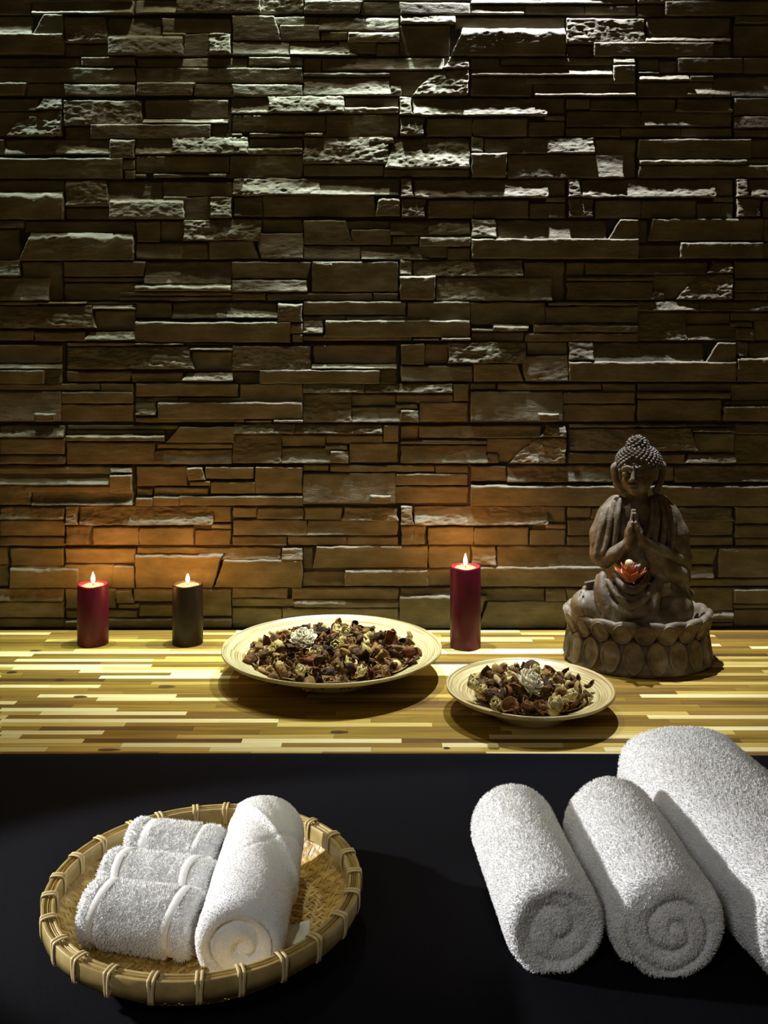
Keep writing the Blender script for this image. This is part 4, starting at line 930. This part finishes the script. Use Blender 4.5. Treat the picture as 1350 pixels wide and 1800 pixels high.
# folds over the shoulders
for pts in ([(1090, 878, 18), (1086, 905, 30), (1083, 935, 34), (1078, 962, 36)], [(1080, 882, 16), (1074, 910, 26), (1068, 945, 32), (1060, 972, 36)], [(1068, 892, 16), (1060, 920, 25), (1052, 950, 28), (1048, 975, 30)], [(1058, 905, 14), (1050, 930, 20), (1044, 958, 22)]):
    Rb.curve([c(*q) for q in pts], [3, 4.2, 4.2, 3.2][:len(pts)], 3)
for pts in ([(1146, 878, 18), (1147, 905, 30), (1142, 935, 36), (1136, 955, 44)], [(1153, 879, 18), (1156, 908, 30), (1152, 940, 38), (1150, 962, 44)], [(1162, 882, 16), (1168, 910, 28), (1166, 945, 36), (1160, 970, 42)], [(1176, 890, 16), (1183, 918, 26), (1184, 950, 32), (1178, 978, 38)], [(1188, 905, 12), (1198, 935, 18), (1203, 965, 20), (1196, 985, 26)]):
    Rb.curve([c(*q) for q in pts], [3.2, 4.4, 4.4, 3.4], 3)
# sleeve hanging from the far-side forearm
Rb.curve([c(1138, 962, 46), c(1150, 985, 46), c(1160, 1012, 44), c(1178, 1034, 40), c(1198, 1044, 30)], [7, 9, 9, 9, 8], 5)
Rb.curve([c(1150, 970, 46), c(1172, 995, 42), c(1196, 1010, 34)], [7, 10, 12], 8); Rb.cap(c(1165, 985, 30), c(1196, 1020, 20), 18, 16, 8)
Rb.curve([c(1200, 985, 22), c(1190, 990, 36), c(1178, 985, 42), c(1160, 978, 48)], 2.2, 2)
# legs
Rb.chain([c(1090, 1058, 2), c(1060, 1060, 22), c(1033, 1064, 32)], [34, 32, 27], 8)
Rb.chain([c(1033, 1066, 32), c(1068, 1086, 50), c(1110, 1090, 56)], [27, 22, 18], 8)
Rb.chain([c(1150, 1058, 2), c(1172, 1062, 24), c(1184, 1068, 36)], [34, 35, 33], 8)
Rb.chain([c(1184, 1072, 38), c(1160, 1088, 52), c(1130, 1094, 56)], [31, 24, 18], 6)
Rb.cap(c(1120, 1050, -10), c(1120, 1092, 0), 55, 62, 12)
for a in (-1, 0, 1, 2): Rb.curve([c(1028 + 6 * a, 1040 + abs(a), 36), c(1024 + 9 * a, 1062, 58 - 3 * abs(a)), c(1030 + 14 * a, 1088, 56)], 1.3, 2, 's')
# cloth falling over the lap
Rb.ell(c(1110, 1050, 36), (50, 34, 30), 10)
Rb.cap(c(1085, 1074, 62), c(1140, 1076, 62), 18, 18, 8)
Rb.cap(c(1078, 1090, 70), c(1132, 1094, 70), 9, 9, 6)
Rb.ell(c(1110, 1072, 52), (44, 26, 26), 10)
for q, (wd, v0, v1, dd) in enumerate(((30, 1014, 1040, 66), (42, 1026, 1066, 76), (50, 1040, 1084, 78))):
    Rb.curve([c(1110 - wd, v0 - 6, dd - 22), c(1110 - wd * .62, v0 * .45 + v1 * .55, dd - 6), c(1112, v1, dd), c(1112 + wd * .62, v0 * .45 + v1 * .55, dd - 6), c(1112 + wd, v0 - 6, dd - 22)], [2.5, 3, 3.4, 3, 2.5], 7)
    Rb.curve([c(1110 - wd * .7, v0 + 8, dd - 9), c(1111, v1 + 6, dd + 2), c(1112 + wd * .7, v0 + 8, dd - 9)], 1.3, 3, 's')
Rb.curve([c(1158, 1018, 50), c(1153, 1045, 66), c(1148, 1070, 72), c(1136, 1094, 76)], [6, 7, 7, 6], 4)
Rb.curve([c(1060, 1010, 40), c(1058, 1040, 58), c(1066, 1070, 68), c(1064, 1090, 66)], [6, 7, 7, 5], 4); Rb.curve([c(1052, 1012, 36), c(1048, 1040, 52), c(1055, 1070, 64)], 4, 3)
Rb.ell(c(1207, 1046, -8), (14, 14, 12), 5)
robe_me = Rb.mesh('robe', M['statue'], .4, 5)
link('robe', robe_me, statue)
Ft = Field((-90, 10, 90), (75, 75, 160), 1.0)
Ft.chain([c(1186, 1046, 46), c(1168, 1038, 52), c(1150, 1046, 54)], [8, 9.5, 8], 4)
for i in range(5): Ft.cap(c(1149 + 6.5 * i, 1040 - 2.4 * i, 56), c(1148 + 7 * i, 1033 - 2.2 * i, 57), 3.6 - .2 * i, 3.0, 1.5)
for i in range(4): pass
link('foot', Ft.mesh('foot', M['statue'], .2, 7), statue)
Ft = Field((-110, 0, 95), (-45, 60, 160), 1.0)
Ft.chain([c(1062, 1030, 28), c(1046, 1031, 28), c(1030, 1036, 26)], [9, 9, 7], 4)
for i in range(5): Ft.cap(c(1032 + 5 * i, 1028 - i, 33), c(1030 + 5 * i, 1025 - i, 35), 3.4, 3.0, 1.5)
link('foot', Ft.mesh('foot', M['statue'], .2, 8), statue)

# hair: a dome covered with small curls
def hair():
    parts = []
    H1 = Field((-45, -40, 300), (48, 55, 395), 1.2)
    H1.ell(c(1123, 812, 4), (35.5, 36, 27), 4); H1.ell(c(1121, 787, 4), (16, 17, 17), 8)
    cut = H1  # flat forehead edge
    H1.ell(c(1116, 838, 46), (34, 24, 31), 2, 's'); H1.cap(c(1060, 862, 0), c(1190, 862, 0), 34, 34, 2, 's')
    me = H1.mesh('hair', M['statue_hair'], .2, 2)
    return me
hair_o = link('hair', hair(), statue)
def curls():
    parts = []
    cv, fv = lathe([(0.0001, 5.6), (1.6, 5.0), (2.6, 3.2), (3.2, 1.2), (3.0, -1.2)], 7)
    c1, r1 = c(1123, 812, 4), np.array((35.5, 36, 27.)); c2, r2 = c(1121, 787, 4), np.array((16, 17, 17.))
    fc = c(1116, 838, 46)
    for ce, rr, n in ((c1, r1, 230), (c2, r2, 56)):
        for i in range(n):
            zf = 1 - 1.25 * (i + .5) / n; ph = i * 2.39996; q = math.sqrt(max(0, 1 - zf * zf))
            d = np.array([q * math.cos(ph), q * math.sin(ph), zf]); p = ce + d * rr
            if ce is c1 and np.sum(((p - c2) / (r2 * .98)) ** 2) < 1: continue
            if ce is c2 and np.sum(((p - c1) / (r1 * .98)) ** 2) < 1: continue
            if np.sum(((p - fc) / np.array((34, 24, 31))) ** 2) < 1.0: continue
            if p[2] < c(1123, 829, 4)[2]: continue
            nn = d / rr; nn /= np.linalg.norm(nn)
            t1 = np.cross(nn, [0.3, .2, 1]); t1 /= np.linalg.norm(t1); t2 = np.cross(nn, t1)
            V = p + (cv[:, :1] * t1 + cv[:, 1:2] * t2 + cv[:, 2:] * nn) * 1.12
            parts.append((np.stack([V[:, 0], -V[:, 1], V[:, 2]], -1) * SU, [f[:, ::-1] for f in fv]))
    return mesh_np('hair_curls', *join(parts), M['statue_hair'])
hc = link('hair_curls', curls(), hair_o); hc['kind'] = 'stuff'; hc['label'] = 'tight snail curls'

# pedestal
PA, PB = 127.0, 104.0
def pedestal():
    pr = [(0, 0), (.97, 0), (.995, 3), (.985, 9), (.955, 14), (.95, 24), (.945, 34), (.935, 44), (.87, 52), (.83, 57), (.88, 62), (.985, 72), (1.0, 80), (1.0, 86), (.965, 90), (.90, 88), (.86, 80), (.83, 66), (.60, 62), (0, 62)]
    p = np.array(pr); n = 224; th = np.linspace(0, 2 * np.pi, n, endpoint=False)
    TH = np.repeat(th[:, None], len(p), 1); Rr = np.repeat(p[None, :, 0], n, 0); Zz = np.repeat(p[None, :, 1], n, 0).copy()
    sc = np.abs(np.sin(TH * 9)) ** .6
    Rr = Rr * (1 + .022 * (sc - .6) * ((Zz > 64) & (Rr > .8)) + .010 * (sc - .6) * ((Zz <= 64) & (Rr > .8)))
    Zz = Zz + (sc - .6) * 5.0 * (Zz > 76) 
    nz = fbm(np.cos(TH) * 6, np.sin(TH) * 6, Zz / 14, seed=6, oct=3); Rr = Rr * (1 + .010 * nz * (Rr > .5)); Zz = Zz + 1.2 * nz * (Zz > 60)
    V = np.stack([Rr * PA * np.cos(TH), Rr * PB * np.sin(TH), Zz], -1).reshape(-1, 3) * SU
    return mesh_np('pedestal', V, [grid_faces(n, len(p), True)], M['statue'])
ped = link('pedestal', pedestal(), statue)
def petal_dome(hw, hh, pointed, seed):
    n, k = 22, 7; th = np.linspace(0, 2 * np.pi, n, endpoint=False); rr = np.array([1.12, 1.08, 1.0, .93, .86, .5, .02]); hz_ = np.array([-3, 1.6, 3.0, 2.2, .2, 2.2, 3.2])
    V = []
    for t in th:
        xx = math.cos(t) * (1 - .18 * max(0, math.sin(t)) * pointed); yy = math.sin(t)
        for a, b in zip(rr, hz_): V.append((xx * hw * a, yy * hh * a, b))
    return np.array(V), [grid_faces(n, k, True)]
for ringi, (z0, hw, hh, off, n) in enumerate(((31, 16.5, 25, 0.0, 20), (70, 15.5, 16, .5, 20))):
    for i in range(n):
        a = 2 * np.pi * (i + off) / n + .05
        V, fs = petal_dome(hw, hh, 1, i); cx, cy = math.cos(a), math.sin(a)
        px, py = PA * .965 * cx, PB * .965 * cy; nx_, ny_ = cx / PA, cy / PB; l_ = math.hypot(nx_, ny_); nx_, ny_ = nx_ / l_, ny_ / l_
        wd = math.hypot(PA * cy, PB * cx) / 127 
        if ringi == 0: V[:, 1] *= -1; fs = [f[:, ::-1] for f in fs]
        lean = .26 if ringi else -.16
        W = np.stack([px + V[:, 0] * wd * -ny_ + (V[:, 2] + lean * V[:, 1]) * nx_, py + V[:, 0] * wd * nx_ + (V[:, 2] + lean * V[:, 1]) * ny_, z0 + V[:, 1]], -1)
        link('lotus_petal', mesh_np('lotus_petal', W * SU, [f for f in fs], M['statue']), ped)

# small red lotus in the lap
fl_p = c(1108, 1022, 84)
fx, fy, fz = XS + fl_p[0] * SU, YS - fl_p[1] * SU, fl_p[2] * SU
lot = thing('lotus_flower', 'small red glazed lotus flower resting in the lap of the statue', 'flower', (fx, fy, fz))
def lp(L, Wd, cv):
    u = np.linspace(0, 1, 9); v = np.linspace(-1, 1, 7); U, Wv = np.meshgrid(u, v, indexing='ij')
    wid = Wd * np.sin(np.pi * (U * .86 + .13)) ** .8 * (1 - U ** 6)
    return thick(np.stack([L * U, wid * Wv, cv * L * U ** 2 + .35 * wid * Wv ** 2], -1).reshape(-1, 3), [grid_faces(9, 7)], .0012)
for q, (n, L, el, zz0) in enumerate(((8, .031, .42, .0), (7, .028, .80, .002), (5, .024, 1.12, .004))):
    for i in range(n):
        V, fs = lp(L, .0095, .28); V[:, 0] += .004; V = V @ rotm(0, -el, 2 * np.pi * (i + .5 * (q % 2) + .25) / n).T; V[:, 2] += zz0 + .001
        link('petal', mesh_np('petal', V, fs, M['petal_red']), lot)
V, fs = lathe([(0.0001, -.009), (.004, -.0075), (.0072, -.002), (.0072, .003), (.005, .0075), (.0001, .0092)], 20)
link('bud', mesh_np('bud', V, fs, M['bud_cream']), lot, (-.003, -.004, .030))
V, fs = lp(.016, .005, .1); link('leaf', mesh_np('leaf', V, fs, M['leaf_grey']), lot, (.002, -.010, .022), (0, -.6, .2))
V, fs = lathe([(.0001, -.001), (.006, -.001), (.010, .002), (.009, .010), (.004, .016), (.0001, .017)], 20); link('flower_cup', mesh_np('flower_cup', V, fs, M['petal_pink']), lot)
